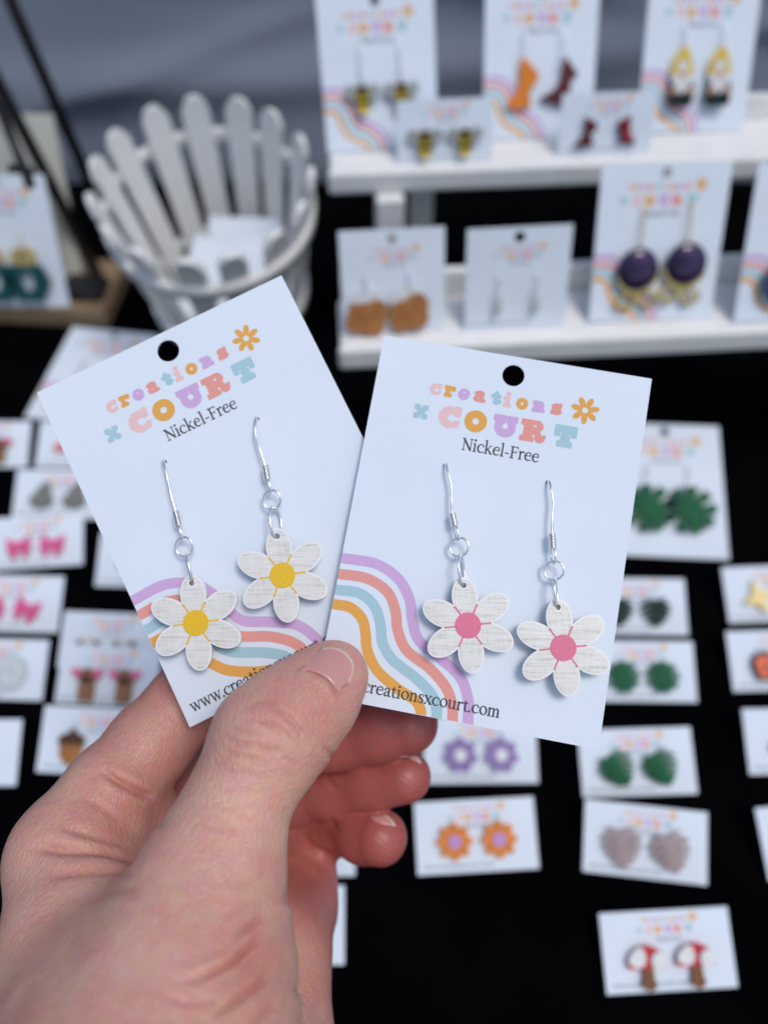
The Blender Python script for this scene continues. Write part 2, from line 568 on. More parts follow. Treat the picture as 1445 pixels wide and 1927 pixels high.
def print_mesh(name, items, z):
    """flat ink sheets joined into one print, one material slot per ink"""
    inks = sorted(set(i for _, i in items))
    V, F, MI = [], [], []
    for loops, ink in items:
        flat = [p for L in loops for p in L]
        b = len(V)
        V += [(p[0] * MM, p[1] * MM, z * MM) for p in flat]
        for t in fill(loops):
            a, q, c = (flat[i] for i in t)
            cr = (q[0] - a[0]) * (c[1] - a[1]) - (q[1] - a[1]) * (c[0] - a[0])
            t = tuple(t) if cr > 0 else tuple(reversed(t))
            F.append(tuple(b + i for i in t)); MI.append(inks.index(ink))
    me = mesh_from(name, V, F, mi=MI)
    for i in inks: me.materials.append(INK[i])
    return me


def lay_centred(c, x, y, size, ink):
    """one heavy letter of the given height, its box centred on (x, y)"""
    L, adv = glyph_loops('retro', c)
    P = np.array([p for lp in L for p in lp])
    cx_, cy_ = (P[:, 0].min() + P[:, 0].max()) / 2, .5
    return ([[(x + (p[0] - cx_) * size, y + (p[1] - cy_) * size) for p in lp] for lp in L], ink)


def logo_items(part):
    """positions in mm on a 60 x 80 card, origin at its centre"""
    it = []
    if part in ('creations', 'all'):
        for c, k, x, y in [('c', 'pink', -16.4, 29.9), ('r', 'orange', -13.2, 29.9), ('e', 'purple', -10.05, 29.8), ('a', 'coral', -6.5, 29.9), ('t', 'blue', -2.85, 29.95), ('i', 'pink', -.35, 29.85),
                           ('o', 'orange', 2.9, 29.85), ('n', 'purple', 6.6, 29.8), ('s', 'coral', 10.5, 29.9)]:
            it.append(lay_centred(c, x, y, 2.5, k))
    if part in ('court', 'all'):
        for c, k, x in [('C', 'pink', -12.3), ('O', 'orange', -6.5), ('U', 'purple', 0), ('R', 'coral', 6.3), ('T', 'blue', 13.3)]:
            it.append(lay_centred(c, x, 24.15, 4.8, k))
        it.append(lay_centred('x', -18.75, 24.25, 2.95, 'blue'))
    if part in ('flower', 'all'):
        pet = [s_ell(math.cos(a) * 1.95, math.sin(a) * 1.95, 1.2, .66, a) for a in [math.radians(66 + k * 360 / 7) for k in range(7)]]
        f = s_sub(s_union(*pet, s_ell(0, 0, 1.3, 1.3)), s_ell(0, 0, .66, .66))
        it.append((contour(s_move(f, 16.7, 30.7), 12, 21.5, 26, 35, .12), 'orange'))
    if part in ('nickel', 'all'):
        it += lay_text('serif', 'Nickel-Free', -8.6, 17.35, 1.92, ['grey'], 0, width=17.1)
    return it


LOGO = {}


def logo_mesh(part):
    if part not in LOGO:
        LOGO[part] = print_mesh('print_' + part, logo_items(part), 0.0)
    return LOGO[part]

# ------------------------------------------------------------------ the setting: ground, table, cloths
def grid_mesh(name, nx, ny, fn, smooth=True):
    V = [fn(i / (nx - 1), j / (ny - 1)) for j in range(ny) for i in range(nx)]
    F = [(j * nx + i, j * nx + i + 1, (j + 1) * nx + i + 1, (j + 1) * nx + i) for j in range(ny - 1) for i in range(nx - 1)]
    return mesh_from(name, V, F, smooth)


GRASS = mat('trodden_grass', (0.07, 0.09, 0.035), 0.95, bump=(60, 0.6, 0.01), noise=(30, (0.11, 0.10, 0.05), 0.8))
ground = tag(link('ground', grid_mesh('ground', 2, 2, lambda u, v: ((u - .5) * 600, (v - .5) * 600, 0)), mats=GRASS), 'trodden grass under the stall', None, None, 'structure')

tbl = empty('folding_table', Matrix.Translation((0, .2, 0)), 'folding market table hidden under the black cloth', 'table')
TBW = mat('table_plastic', (.5, .5, .48), .6)
link('table_top', box_mesh('table_top', 1800, 760, 30, 4, 2, (0, 0, 733)), tbl, mats=TBW)
for sx in (-1, 1):
    for sy in (-1, 1):
        link('leg', box_mesh('leg', 28, 28, 716, 3, 2, (sx * 780, sy * 320, 358.5)), tbl, mats=BLACKMETAL)

BLACKCLOTH = mat('black_tablecloth', (0.0012, 0.0012, 0.0018), 1.0, bump=(700, 0.7, 0.0006), spec=0.01, noise=(24, (.0026, .0026, .0034), .8))


def cloth_pt(u, v):
    x = (u - .5) * 1.9; y = -.24 + v * .9
    z = TABLE_Z + .0012 * math.sin(x * 31 + y * 9) * math.sin(y * 23) - .0008
    ex = max(0, abs(x) - .905); ey = max(0, -.185 - y) + max(0, y - .588)
    d = ex + ey
    if d > 0:
        z -= min(d * 8, .5)
    return (max(-.908, min(.908, x)) + (0.02 * math.sin(y * 30) if ex else 0), max(-.19, min(.594, y)), min(z, TABLE_Z - .0002))


cl = link('tablecloth', grid_mesh('tablecloth', 190, 100, cloth_pt), mats=BLACKCLOTH)
tag(cl, 'black cloth spread over the whole market table', 'tablecloth')

# grey-blue drape hanging behind the table
FAB = bpy.data.materials.new('grey_blue_fabric'); FAB.use_nodes = True
nt = FAB.node_tree; b = nt.nodes['Principled BSDF']
b.inputs['Base Color'].default_value = (.155, .185, .26, 1); b.inputs['Roughness'].default_value = .85; b.inputs['Sheen Weight'].default_value = .2
tc = nt.nodes.new('ShaderNodeTexCoord'); wv = nt.nodes.new('ShaderNodeTexWave'); wv.bands_direction = 'Z'
wv.inputs['Scale'].default_value = 160; wv.inputs['Distortion'].default_value = 1.2; wv.inputs['Detail'].default_value = 3
bp = nt.nodes.new('ShaderNodeBump'); bp.inputs['Strength'].default_value = .5; bp.inputs['Distance'].default_value = .0012
nt.links.new(tc.outputs['Object'], wv.inputs['Vector']); nt.links.new(wv.outputs['Fac'], bp.inputs['Height']); nt.links.new(bp.outputs[0], b.inputs['Normal'])
nz = nt.nodes.new('ShaderNodeTexNoise'); nz.inputs['Scale'].default_value = 9; nz.inputs['Detail'].default_value = 4
mx = nt.nodes.new('ShaderNodeMix'); mx.data_type = 'RGBA'; mx.inputs[6].default_value = (.185, .215, .27, 1); mx.inputs[7].default_value = (.24, .272, .335, 1)
nt.links.new(tc.outputs['Object'], nz.inputs['Vector']); nt.links.new(nz.outputs['Fac'], mx.inputs[0]); nt.links.new(mx.outputs[2], b.inputs['Base Color'])


def drape_pt(u, v):
    x = (u - .5) * 2.2
    z = .30 + v * 1.15                       # from below the table edge to above the stall
    y = .66 + .30 * max(0, z - .72)
    s = z - .80 - .10 * x
    f = 0
    for k, (z0, a, w, sl) in enumerate([(.862, .010, .012, -.06), (.925, .009, .016, -.10), (.80, .010, .018, .10), (.985, .009, .018, .03), (.835, .007, .010, .22), (.893, .006, .010, -.2)]):
        q = (z - z0 - sl * x - .012 * math.sin(x * 7 + k * 2)) / w
        f += a * math.exp(-q * q) * (.7 + .3 * math.sin(x * 5 + k))
    y -= f
    y += .006 * math.sin(x * 17 + z * 9)
    return (x, y, z)


dr = link('backdrop_cloth', grid_mesh('backdrop_cloth', 160, 220, drape_pt), mats=FAB)
dr.modifiers.new('thickness', 'SOLIDIFY').thickness = .001
tag(dr, 'grey-blue ribbed fabric hanging in soft folds behind the table', 'cloth')

# ------------------------------------------------------------------ white display stand with two trays
LOW_Z, UP_Z = TABLE_Z + .096, TABLE_Z + .123
YAW = math.radians(4.0)
RZ = Matrix.Rotation(YAW, 4, 'Z')
p_low = on_height(640, 657, LOW_Z)          # left front corners of the trays
p_up = on_height(620, 322, UP_Z)
stand = empty('display_stand', Matrix.Translation(Vector((p_low.x, p_low.y, TABLE_Z))) @ RZ, 'white wooden two-tier display stand carrying the upright earring cards', 'display stand')
Si = (Matrix.Translation(Vector((p_low.x, p_low.y, TABLE_Z))) @ RZ).inverted()
lu = Si @ p_up


def tray(x0, y0, ztop, length, depth, name):
    t = link(name, box_mesh(name, length, depth, 11, 2.4, 3, (x0 + length / 2, y0 + depth / 2, ztop - 5.5)), stand, mats=WHITEPAINT)
    link('front_lip', box_mesh('front_lip', length + 2, 5, 12.5, 2.2, 3, (x0 + length / 2, y0 - 2.4, ztop - 4.7)), t, mats=WHITEPAINT)
    link('back_panel', box_mesh('back_panel', length - 4, 5, 22, 1.5, 2, (x0 + length / 2, y0 + depth + 2.6, ztop + 2)), t, mats=WHITEPAINT)
    return t


tray(0, 2, 96, 340, 36, 'lower_tray')
tray(lu.x / MM, lu.y / MM, 123, 360, 38, 'upper_tray')
for i, (px, py, d, w) in enumerate([(733, 372, 416, 15), (793, 372, 452, 13)]):
    q = Si @ cam_pt(px, py, d)
    link('post', box_mesh('post', w, w, 112 - .5, 1.5, 2, (q.x / MM, q.y / MM, 56)), stand, mats=WHITEPAINT)
    link('post', box_mesh('post', w, w, 112 - .5, 1.5, 2, (q.x / MM + 250, q.y / MM, 56)), stand, mats=WHITEPAINT)
for x in (70, 270):
    link('post', box_mesh('post', 14, 14, 85, 1.5, 2, (x, 22, 42.5)), stand, mats=WHITEPAINT)

# ------------------------------------------------------------------ cards
_CARD = {}


def card_mesh(w, h, t=.45, hole=True, pierced=()):
    k = (w, h, hole, tuple(pierced))
    if k not in _CARD:
        r = .5
        f = s_box(0, 0, w / 2, h / 2, r)
        L = [[(-w / 2, -h / 2), (w / 2, -h / 2), (w / 2, h / 2), (-w / 2, h / 2)]]
        if hole:
            L.append([(2.45 * math.cos(-a), h / 2 - 4.4 + 2.45 * math.sin(-a)) for a in [2 * math.pi * i / 40 for i in range(40)]])
        for hx, hy in pierced:
            L.append([(hx + .5 * math.cos(-a), hy + .55 * math.sin(-a)) for a in [2 * math.pi * i / 14 for i in range(14)]])
        _CARD[k] = plate('earring_card', L, -t / 2, t / 2)
    return _CARD[k]


def frame(pos, xa, ya):
    xa = xa.normalized(); za = xa.cross(ya).normalized(); ya = za.cross(xa)
    M = Matrix((xa, ya, za)).transposed().to_4x4()
    M.translation = pos
    return M


def lens_frame(R, t, s):
    """card frame from its pose before the lens (right, down, forward in mm)"""
    R = Matrix(R); c = CAMROT
    u = c @ R.col[0]; v = c @ R.col[1]
    return frame(CAMO + (c @ Vector(t)) * (s * MM), u, -v)


def dress_card(o, w, h, held=False, stripes=False, logo=True):
    z = .225 + .03
    k = w / 60.0
    if held:
        for part, nm in (('creations', 'printed_word'), ('court', 'printed_word'), ('flower', 'printed_flower'), ('nickel', 'printed_text')):
            link(nm, logo_mesh(part), o, Matrix.Translation((0, 0, z * MM)))
    elif logo:
        s = .72 * .83 if w <= 52 else 1.0
        if w <= 52:
            M = T(1.0, h / 2 - (2.6 if h < 40 else 8.5) - 31 * s, z) @ Matrix.Scale(s, 4)
        else:
            M = T(0, (h - 80.6) / 2, z)
        link('printed_logo', logo_mesh('all'), o, M)
    if w <= 52 and logo:
        if 'url_small' not in LOGO:
            LOGO['url_small'] = print_mesh('web_address', lay_text('serif', 'www.creationsxcourt.com', -22.6, -12.9, 1.05, ['grey'], 0, width=29), 0.0)
        link('printed_web_address', LOGO['url_small'], o, T(0, -(h / 2 - 15), z))


STRIPE_W = 2.25


def stripe_loop(pts, w):
    q = spline(pts, 8)
    d = np.gradient(q, axis=0); n = np.c_[-d[:, 1], d[:, 0]] / np.linalg.norm(d, axis=1)[:, None]
    return q + n * w / 2, q - n * w / 2


def stripe_mesh(pts, ink, w=STRIPE_W, lim=None):
    a, b = stripe_loop(pts, w)
    V = [(p[0] * MM, p[1] * MM, 0) for p in a] + [(p[0] * MM, p[1] * MM, 0) for p in b]
    m = len(a)
    if lim:
        V = [(max(-lim[0] * MM, min(lim[0] * MM, v[0])), max(-lim[1] * MM, min(lim[1] * MM, v[1])), 0) for v in V]
    F = [(i, m + i, m + i + 1, i + 1) for i in range(m - 1)]
    me = mesh_from('printed_stripe', V, F); me.materials.append(INK[ink])
    return me


# the two cards in the hand
RIGHT_CARD = lens_frame([[0.9827, -0.1813, 0.0377], [0.1746, 0.9749, 0.1383], [-0.0618, -0.1293, 0.9897]], (22.2225, 4.7074, 166.4864), .985)
LEFT_CARD = lens_frame([[0.8959, 0.4441, 0.012], [-0.4428, 0.8905, 0.1048], [0.0359, -0.0992, 0.9944]], (-31.8664, -3.7735, 167.2696), 1.012)
HELD = {}
HOOKS = dict(left=[(310, 870), (484, 789)], right=[(838, 876), (1031, 908)])
for nm, M, s, lab in (('left', LEFT_CARD, 1.012, 'white earring card with yellow-centred daisies, held tilted to the left by the hand'),
                      ('right', RIGHT_CARD, .985, 'white earring card with pink-centred daisies, held in front by the hand')):
    Ms = M @ Matrix.Scale(s, 4)
    o = link('earring_card', card_mesh(60, 80.6, pierced=[on_frame(Ms, *q, .2) for q in HOOKS[nm]]), None, Ms, PAPER)
    tag(o, lab, 'earring card', 'earring cards held in the hand')
    dress_card(o, 60, 80, held=True)
    HELD[nm] = (o, Ms)
# striped rainbow and address, drawn as the right card shows them
OFF6 = lambda pts: [(600 + x / 2.331, 850 + y / 2.331) for x, y in pts]
SP = dict(purple=[(60, 455), (105, 467), (250, 492), (350, 560), (398, 650), (410, 740), (440, 830), (530, 905), (620, 990), (655, 1090), (655, 1160), (652, 1230)],
          coral=[(50, 527), (95, 537), (210, 556), (300, 615), (336, 700), (345, 780), (385, 872), (490, 955), (560, 1040), (585, 1120), (586, 1170), (584, 1215)],
          blue=[(40, 597), (85, 607), (180, 622), (245, 680), (270, 760), (280, 840), (325, 915), (420, 990), (490, 1060), (515, 1120), (517, 1160), (515, 1200)],
          orange=[(30, 660), (75, 670), (140, 685), (190, 735), (205, 800), (212, 870), (255, 960), (345, 1040), (420, 1090), (445, 1130), (447, 1155), (446, 1190)])
STR = {}
for k, pts in SP.items():
    loc = [on_frame(HELD['right'][1], *p, .25) for p in OFF6(pts)]
    loc = [(x, y) for x, y in loc]
    STR[k] = stripe_mesh(loc, k, STRIPE_W, (29.95, 40.2))
URL = print_mesh('web_address', lay_text('serif', 'www.creationsxcourt.com', -28.1, -37.8, 1.8, ['grey'], 0, width=37.0), 0.0)
for nm in HELD:
    o, M = HELD[nm]
    for i, k in enumerate(('purple', 'coral', 'blue', 'orange')):
        link('printed_stripe', STR[k], o, T(0, 0, .255))
    link('printed_web_address', URL, o, T(0, 0, .30))

# ------------------------------------------------------------------ daisy earrings on the held cards
def pearl(name, seed):
    m = bpy.data.materials.new(name); m.use_nodes = True
    nt = m.node_tree; b = nt.nodes['Principled BSDF']
    b.inputs['Roughness'].default_value = .25
    b.inputs['Coat Weight'].default_value = .5
    b.inputs['Coat Roughness'].default_value = .12
    tc = nt.nodes.new('ShaderNodeTexCoord')
    fac = []
    oi = nt.nodes.new('ShaderNodeObjectInfo'); rnd = nt.nodes.new('ShaderNodeMath'); rnd.operation = 'MULTIPLY'; rnd.inputs[1].default_value = 40
    nt.links.new(oi.outputs['Random'], rnd.inputs[0])
    for ax, amp in (((160, 2200, 1), 1.0), ((2600, 250, 1), .7)):
        mp = nt.nodes.new('ShaderNodeMapping'); mp.inputs['Scale'].default_value = ax; mp.inputs['Location'].default_value = (seed, seed * 2, 0)
        n = nt.nodes.new('ShaderNodeTexNoise'); n.inputs['Scale'].default_value = 1; n.inputs['Detail'].default_value = 3
        nt.links.new(tc.outputs['Object'], mp.inputs[0]); nt.links.new(rnd.outputs[0], mp.inputs['Location']); nt.links.new(mp.outputs[0], n.inputs['Vector'])
        fac.append(n)
    ad = nt.nodes.new('ShaderNodeMath'); ad.operation = 'MULTIPLY_ADD'; ad.inputs[1].default_value = .4
    nt.links.new(fac[1].outputs['Fac'], ad.inputs[0]); nt.links.new(fac[0].outputs['Fac'], ad.inputs[2])
    rp = nt.nodes.new('ShaderNodeValToRGB')
    rp.color_ramp.elements[0].position = .45; rp.color_ramp.elements[0].color = (.60, .57, .48, 1)
    rp.color_ramp.elements[1].position = .9; rp.color_ramp.elements[1].color = (.84, .83, .78, 1)
    e = rp.color_ramp.elements.new(.66); e.color = (.76, .74, .67, 1)
    nt.links.new(ad.outputs[0], rp.inputs[0]); nt.links.new(rp.outputs[0], b.inputs['Base Color'])
    bp = nt.nodes.new('ShaderNodeBump'); bp.inputs['Strength'].default_value = .25; bp.inputs['Distance'].default_value = .0001
    nt.links.new(ad.outputs[0], bp.inputs['Height']); nt.links.new(bp.outputs[0], b.inputs['Normal'])
    return m


PEARL = [pearl('pearl_acrylic_face', 3.1)]
ACRYL = mat('white_acrylic_edge', (.86, .86, .84), .25, coat=.3)
YEL = mat('yellow_enamel', (.86, .53, .012), .45, noise=(1800, (.76, .44, .01), .6))
PNK = mat('pink_enamel', (.78, .17, .29), .45, noise=(1800, (.68, .13, .23), .6))

PA = [math.radians(97 - 60 * k) for k in range(6)]
PR = [(5.9, 4.0, 2.55), (5.9, 4.1, 2.6), (5.8, 4.15, 2.6), (5.7, 4.05, 2.55), (5.7, 4.1, 2.6), (5.8, 4.2, 2.55)]


def petal_sdf(k, shrink=0.0):
    c, rl, rw = PR[k]
    a = PA[k]
    return s_ell(math.cos(a) * c, math.sin(a) * c, rl - shrink, rw - shrink, a)


HOLE = (math.cos(PA[0]) * 8.35, math.sin(PA[0]) * 8.35)
_base = s_sub(s_union(*[petal_sdf(k) for k in range(6)], s_ell(0, 0, 3.4, 3.4)), s_ell(HOLE[0], HOLE[1], .75, .75))
CHARM = plate('daisy_charm', contour(_base, -11, 11, -11, 11, .22), -1.5, .75, bevel=.16)
PET = []
for k in range(6):
    a = PA[k]
    wedge = lambda X, Y, a=a: np.abs(np.arctan2(-X * math.sin(a) + Y * math.cos(a), X * math.cos(a) + Y * math.sin(a))) * np.hypot(X, Y) - (np.hypot(X, Y) * math.radians(30) - .2)
    f = s_sub(s_and(petal_sdf(k, .28), wedge), s_ell(0, 0, 2.5, 2.5))
    if k == 0: f = s_sub(f, s_ell(HOLE[0], HOLE[1], 1.0, 1.0))
    PET.append(plate('petal', contour(f, -11, 11, -11, 11, .2), .752, .86, bevel=.05))
CEN = plate('flower_centre', [[(2.68 * math.cos(t), 2.68 * math.sin(t)) for t in [2 * math.pi * i / 48 for i in range(48)]]], .755, 1.0, bevel=.05)
LINE = plate('engraved_line', contour(s_box(3.6, 0, 1.25, .17, .05), 1.5, 5.2, -.4, .4, .06), .757, .88)


def daisy_earring(side, px_hole, px_wire, px_coil0, px_coil1, px_r1, px_c, colour, label, rot=0.0, ring_tilt=.3):
    card, M = HELD[side]
    hx, hy = on_frame(M, *px_hole, .3)
    root = empty('daisy_earring', M @ T(hx, hy, .226), label, 'earring', 'daisy earrings on the held cards')
    P = lambda px, z: Vector((on_frame(M, *px, z)[0] - hx, on_frame(M, *px, z)[1] - hy, z))
    c0, c1, r1, fc = P(px_coil0, 2.6), P(px_coil1, 2.8), P(px_r1, 2.9), P(px_c, 3.0)
    pw = [P(q, 2.1 + .35 * i) for i, q in enumerate(px_wire)]
    path = spline([(0, -.5, -.9), (0, -.1, .3), (0.02, .3, 1.1)] + [tuple(v) for v in pw] + [tuple(c0), tuple(c1)], 7)
    link('ear_wire', tube('ear_wire', path, .30, 10), root, mats=SILVER)
    # coil round the shank
    ax = (c1 - c0); L = ax.length; ax.normalize()
    e1 = ax.orthogonal().normalized(); e2 = ax.cross(e1)
    n = 8
    hel = [c0 + ax * (L * t) + (e1 * math.cos(2 * math.pi * n * t) + e2 * math.sin(2 * math.pi * n * t)) * .68 for t in np.linspace(0, 1, n * 14)]
    link('wire_coil', tube('wire_coil', hel, .185, 7), root, mats=SILVER)
    # little eye under the coil
    top = r1 - (r1 - c1).normalized() * 1.8
    eye_c = (c1 + top) / 2; er = (top - c1).length / 2 + .35
    link('wire_eye', tube('wire_eye', ring_pts(eye_c, er, (top - c1), Vector((.35, 0, 1)), 24, .5), .27, 8, True), root, mats=SILVER)
    link('jump_ring', tube('jump_ring', ring_pts(r1, 2.0, (1, .05, .25), (0, 1, .1), 40), .26, 10, True), root, mats=SILVER)
    cr, sr = math.cos(rot), math.sin(rot)
    hole = fc + Vector((HOLE[0] * cr - HOLE[1] * sr, HOLE[0] * sr + HOLE[1] * cr, -.2))
    lowr = r1 + (hole - r1).normalized() * 2.0
    c2 = (lowr + hole) / 2
    link('jump_ring', tube('jump_ring', ring_pts(c2, (hole - lowr).length / 2 + .5, (hole - lowr), Vector((ring_tilt, 0, 1)), 40, .62), .32, 10, True), root, mats=SILVER)
    Mc = Matrix.Translation(fc * MM) @ Matrix.Rotation(rot, 4, 'Z')
    ch = link('daisy_charm', CHARM, root, Mc, ACRYL)
    for k in range(6):
        link('petal', PET[k], ch, mats=PEARL[0])
    en = YEL if colour == 'yellow' else PNK
    me = CEN if colour == 'yellow' else CEN_P
    link('flower_centre', me, ch, mats=en)
    for k in range(6):
        link('engraved_line', LINE if colour == 'yellow' else LINE_P, ch, Matrix.Rotation(PA[k] + math.radians(30), 4, 'Z'), mats=en)
    return root


CEN_P, LINE_P = CEN.copy(), LINE.copy()
daisy_earring('left', (310, 871), [(311, 880), (317, 906), (323, 934)], (331, 962), (337, 990), (347, 1029), (371, 1172), 'yellow', 'white daisy earring with yellow centre, lower left on the left card', math.radians(-26), .25)
daisy_earring('left', (484, 790), [(481, 800), (482, 822), (490, 848)], (499, 876), (504, 903), (512, 941), (533, 1083), 'yellow', 'white daisy earring with yellow centre, hung higher beside the right card edge', math.radians(-25), -.5)
daisy_earring('right', (838, 877), [(842, 886), (849, 915), (850, 942)], (851, 966), (856, 990), (864, 1030), (880, 1177), 'pink', 'white daisy earring with pink centre, nearer the striped corner of its card', math.radians(9), -.35)
daisy_earring('right', (1031, 909), [(1036, 918), (1040, 944), (1039, 972)], (1038, 1004), (1040, 1032), (1042, 1074), (1058, 1219), 'pink', 'white daisy earring with pink centre, rightmost in the hand', math.radians(9), -.3)

# ------------------------------------------------------------------ the hand: one continuous skin grown from a distance field
H_RES = 0.6            # mm
def hp(px, py, d):
    return np.array([(px - CX) / FPX * d, (py - CY) / FPX * d, d], np.float32)


def smin(a, b, k):
    h = np.clip(.5 + .5 * (b - a) / k, 0, 1)
    return b + (a - b) * h - k * h * (1 - h)


def chain(P, joints, k=2.0, flat=None):
    """tapered limb through (px, py, depth, radius) joints; flat = (axis, factor)"""
    out = None
    for a, b in zip(joints[:-1], joints[1:]):
        A, B = hp(*a[:3]), hp(*b[:3])
        ba = B - A
        t = np.clip(((P - A) @ ba) / (ba @ ba), 0, 1)
        q = P - A - t[..., None] * ba
        if flat is not None:
            n = np.array(flat[0], float); n /= np.linalg.norm(n)
            q = q + n * ((q @ n) * (1 / flat[1] - 1))[..., None]
        d = np.sqrt((q * q).sum(-1)) - (a[3] + (b[3] - a[3]) * t)
        out = d if out is None else smin(out, d, k)
    return out


THUMB = [(398, 1650, 137, 11.6), (447, 1512, 142, 9.3), (506, 1394, 146, 10.7), (548, 1350, 148, 9.7), (592, 1311, 150, 8.6), (627, 1271, 151.5, 6.9)]
INDEX = [(133, 1612, 160, 12.0), (205, 1495, 168, 10.2), (284, 1400, 175.5, 9.3), (390, 1275, 184, 9.3), (545, 1245, 183, 7.8), (650, 1255, 178, 7.0)]
MIDDLE = [(170, 1690, 182, 12), (330, 1530, 192, 9.6), (470, 1405, 197, 9.0), (560, 1398, 195, 8.2), (640, 1385, 192, 8.0), (715, 1370, 189, 8.0), (766, 1362, 187, 7.5)]
RING = [(205, 1770, 203, 11.5), (450, 1525, 212, 8.5), (560, 1492, 206, 8.0), (625, 1487, 201, 7.3), (700, 1470, 196, 7.2), (762, 1462, 192, 6.5)]
PINKY = [(260, 1850, 222, 11), (490, 1625, 222, 8.2), (575, 1570, 212, 7.6), (640, 1556, 204, 7.0), (685, 1568, 197, 7.3), (714, 1577, 193, 6.9)]


def hand_field(P):
    meta = [
        chain(P, [(398, 1650, 138, 12.0), (362, 1800, 132, 16.0), (322, 1935, 127, 19), (290, 2110, 120, 23), (230, 2500, 100, 27), (170, 2950, 88, 31)], 6),
        chain(P, [(133, 1612, 160, 12.0), (152, 1780, 147, 13.2), (170, 1930, 137, 15), (215, 2110, 127, 20), (200, 2500, 112, 26)], 6),
        chain(P, [(170, 1690, 182, 12), (300, 2080, 150, 21)], 6),
        chain(P, [(205, 1770, 203, 11.5), (360, 2090, 160, 21)], 6),
        chain(P, [(260, 1850, 222, 11), (430, 2100, 165, 21)], 6),
        chain(P, [(560, 1650, 205, 10), (538, 1710, 198, 11.8), (492, 1800, 182, 15.2), (462, 1935, 172, 17.5), (400, 2110, 155, 22), (300, 2500, 125, 25)], 6),
        chain(P, [(228, 1790, 147, 12), (245, 1910, 135, 16), (250, 2110, 123, 22)], 4),
        chain(P, [(330, 1850, 172, 16), (420, 1720, 190, 13)], 4),
    ]
    body = meta[0]
    for m in meta[1:]:
        body = smin(body, m, 10)
    web = smin(chain(P, [(222, 1632, 165, 6.5), (300, 1660, 161, 6), (360, 1700, 152, 7)], 4), chain(P, [(215, 1530, 171, 9), (290, 1568, 174, 9)], 3), 4)
    body = smin(body, web, 6)
    fing = smin(smin(chain(P, INDEX, 2.5), chain(P, MIDDLE, 2.5), .7), smin(chain(P, RING, 2.2), chain(P, PINKY, 2.0), .7), .7)
    th = chain(P, THUMB, 3.0)
    A = smin(body, fing, 4.5)
    B = smin(th, body, 6)
    return smin(A, B, 1.0)


def surface_nets(D, org, h):
    S = D < 0
    nx, ny, nz = D.shape
    c = np.zeros((nx - 1, ny - 1, nz - 1), np.int8)
    for i in (0, 1):
        for j in (0, 1):
            for k in (0, 1):
                c += S[i:nx - 1 + i, j:ny - 1 + j, k:nz - 1 + k]
    act = (c > 0) & (c < 8)
    I = np.argwhere(act)
    idx = -np.ones(act.shape, np.int64); idx[act] = np.arange(len(I))
    acc = np.zeros((len(I), 3)); cnt = np.zeros(len(I))
    cor = [(i, j, k) for i in (0, 1) for j in (0, 1) for k in (0, 1)]
    for a in cor:
        for ax in range(3):
            if a[ax] == 1: continue
            b = list(a); b[ax] = 1
            da = D[I[:, 0] + a[0], I[:, 1] + a[1], I[:, 2] + a[2]]; db = D[I[:, 0] + b[0], I[:, 1] + b[1], I[:, 2] + b[2]]
            m = (da < 0) != (db < 0)
            t = np.where(m, da / np.where(m, da - db, 1), 0)
            p = np.tile(np.array(a, float), (len(I), 1)); p[:, ax] = t
            acc[m] += p[m]; cnt[m] += 1
    V = org + (I + acc / cnt[:, None]) * h
    F = []
    for ax in range(3):
        sl0 = [slice(1, -1)] * 3; sl0[ax] = slice(0, -1)
        sl1 = list(sl0); sl1[ax] = slice(1, None)
        s0, s1 = S[tuple(sl0)], S[tuple(sl1)]
        E = np.argwhere(s0 != s1)
        inside = s0[s0 != s1]
        off = np.ones(3, int); off[ax] = 0
        E = E + off
        u, v = (ax + 1) % 3, (ax + 2) % 3
        def g(du, dv):
            q = E.copy(); q[:, u] -= du; q[:, v] -= dv
            return idx[q[:, 0], q[:, 1], q[:, 2]]
        Q = np.stack([g(1, 1), g(0, 1), g(0, 0), g(1, 0)], 1)
        Q[~inside] = Q[~inside][:, ::-1]
        F.append(Q)
    return V, np.vstack(F)


lo = np.array([-85., 25., 80.]); hi = np.array([22., 180., 246.])
hi[1] = 150.
ax_ = [np.arange(lo[i], hi[i], H_RES) for i in range(3)]
D = np.empty([len(a) for a in ax_], np.float32)
BK = 10                                   # coarse blocks first, fine field only near the skin
cgrid = [np.arange(0, len(a), BK) for a in ax_]
cc = np.stack(np.meshgrid(*[lo[i] + (cgrid[i] + BK / 2) * H_RES for i in range(3)], indexing='ij'), -1).astype(np.float32)
CD = hand_field(cc)
for i, j, k in np.ndindex(CD.shape):
    s3 = np.s_[cgrid[0][i]:cgrid[0][i] + BK, cgrid[1][j]:cgrid[1][j] + BK, cgrid[2][k]:cgrid[2][k] + BK]
    D[s3] = CD[i, j, k]
near_b = np.argwhere(np.abs(CD) < H_RES * BK * .87 + 3.0)
for c0 in range(0, len(near_b), 400):
    nb = near_b[c0:c0 + 400]
    o3 = np.stack(np.meshgrid(*[np.arange(BK)] * 3, indexing='ij'), -1).reshape(-1, 3)
    ix = (nb[:, None, :] * BK + o3[None]).reshape(-1, 3)
    ix = ix[(ix < np.array(D.shape)).all(1)]
    D[ix[:, 0], ix[:, 1], ix[:, 2]] = hand_field((lo + ix * H_RES).astype(np.float32))
for s_ in (np.s_[0], np.s_[-1]):
    D[s_, :, :] = np.maximum(D[s_, :, :], .01); D[:, s_, :] = np.maximum(D[:, s_, :], .01); D[:, :, s_] = np.maximum(D[:, :, s_], .01)
HV, HF = surface_nets(D, lo, H_RES)
del D


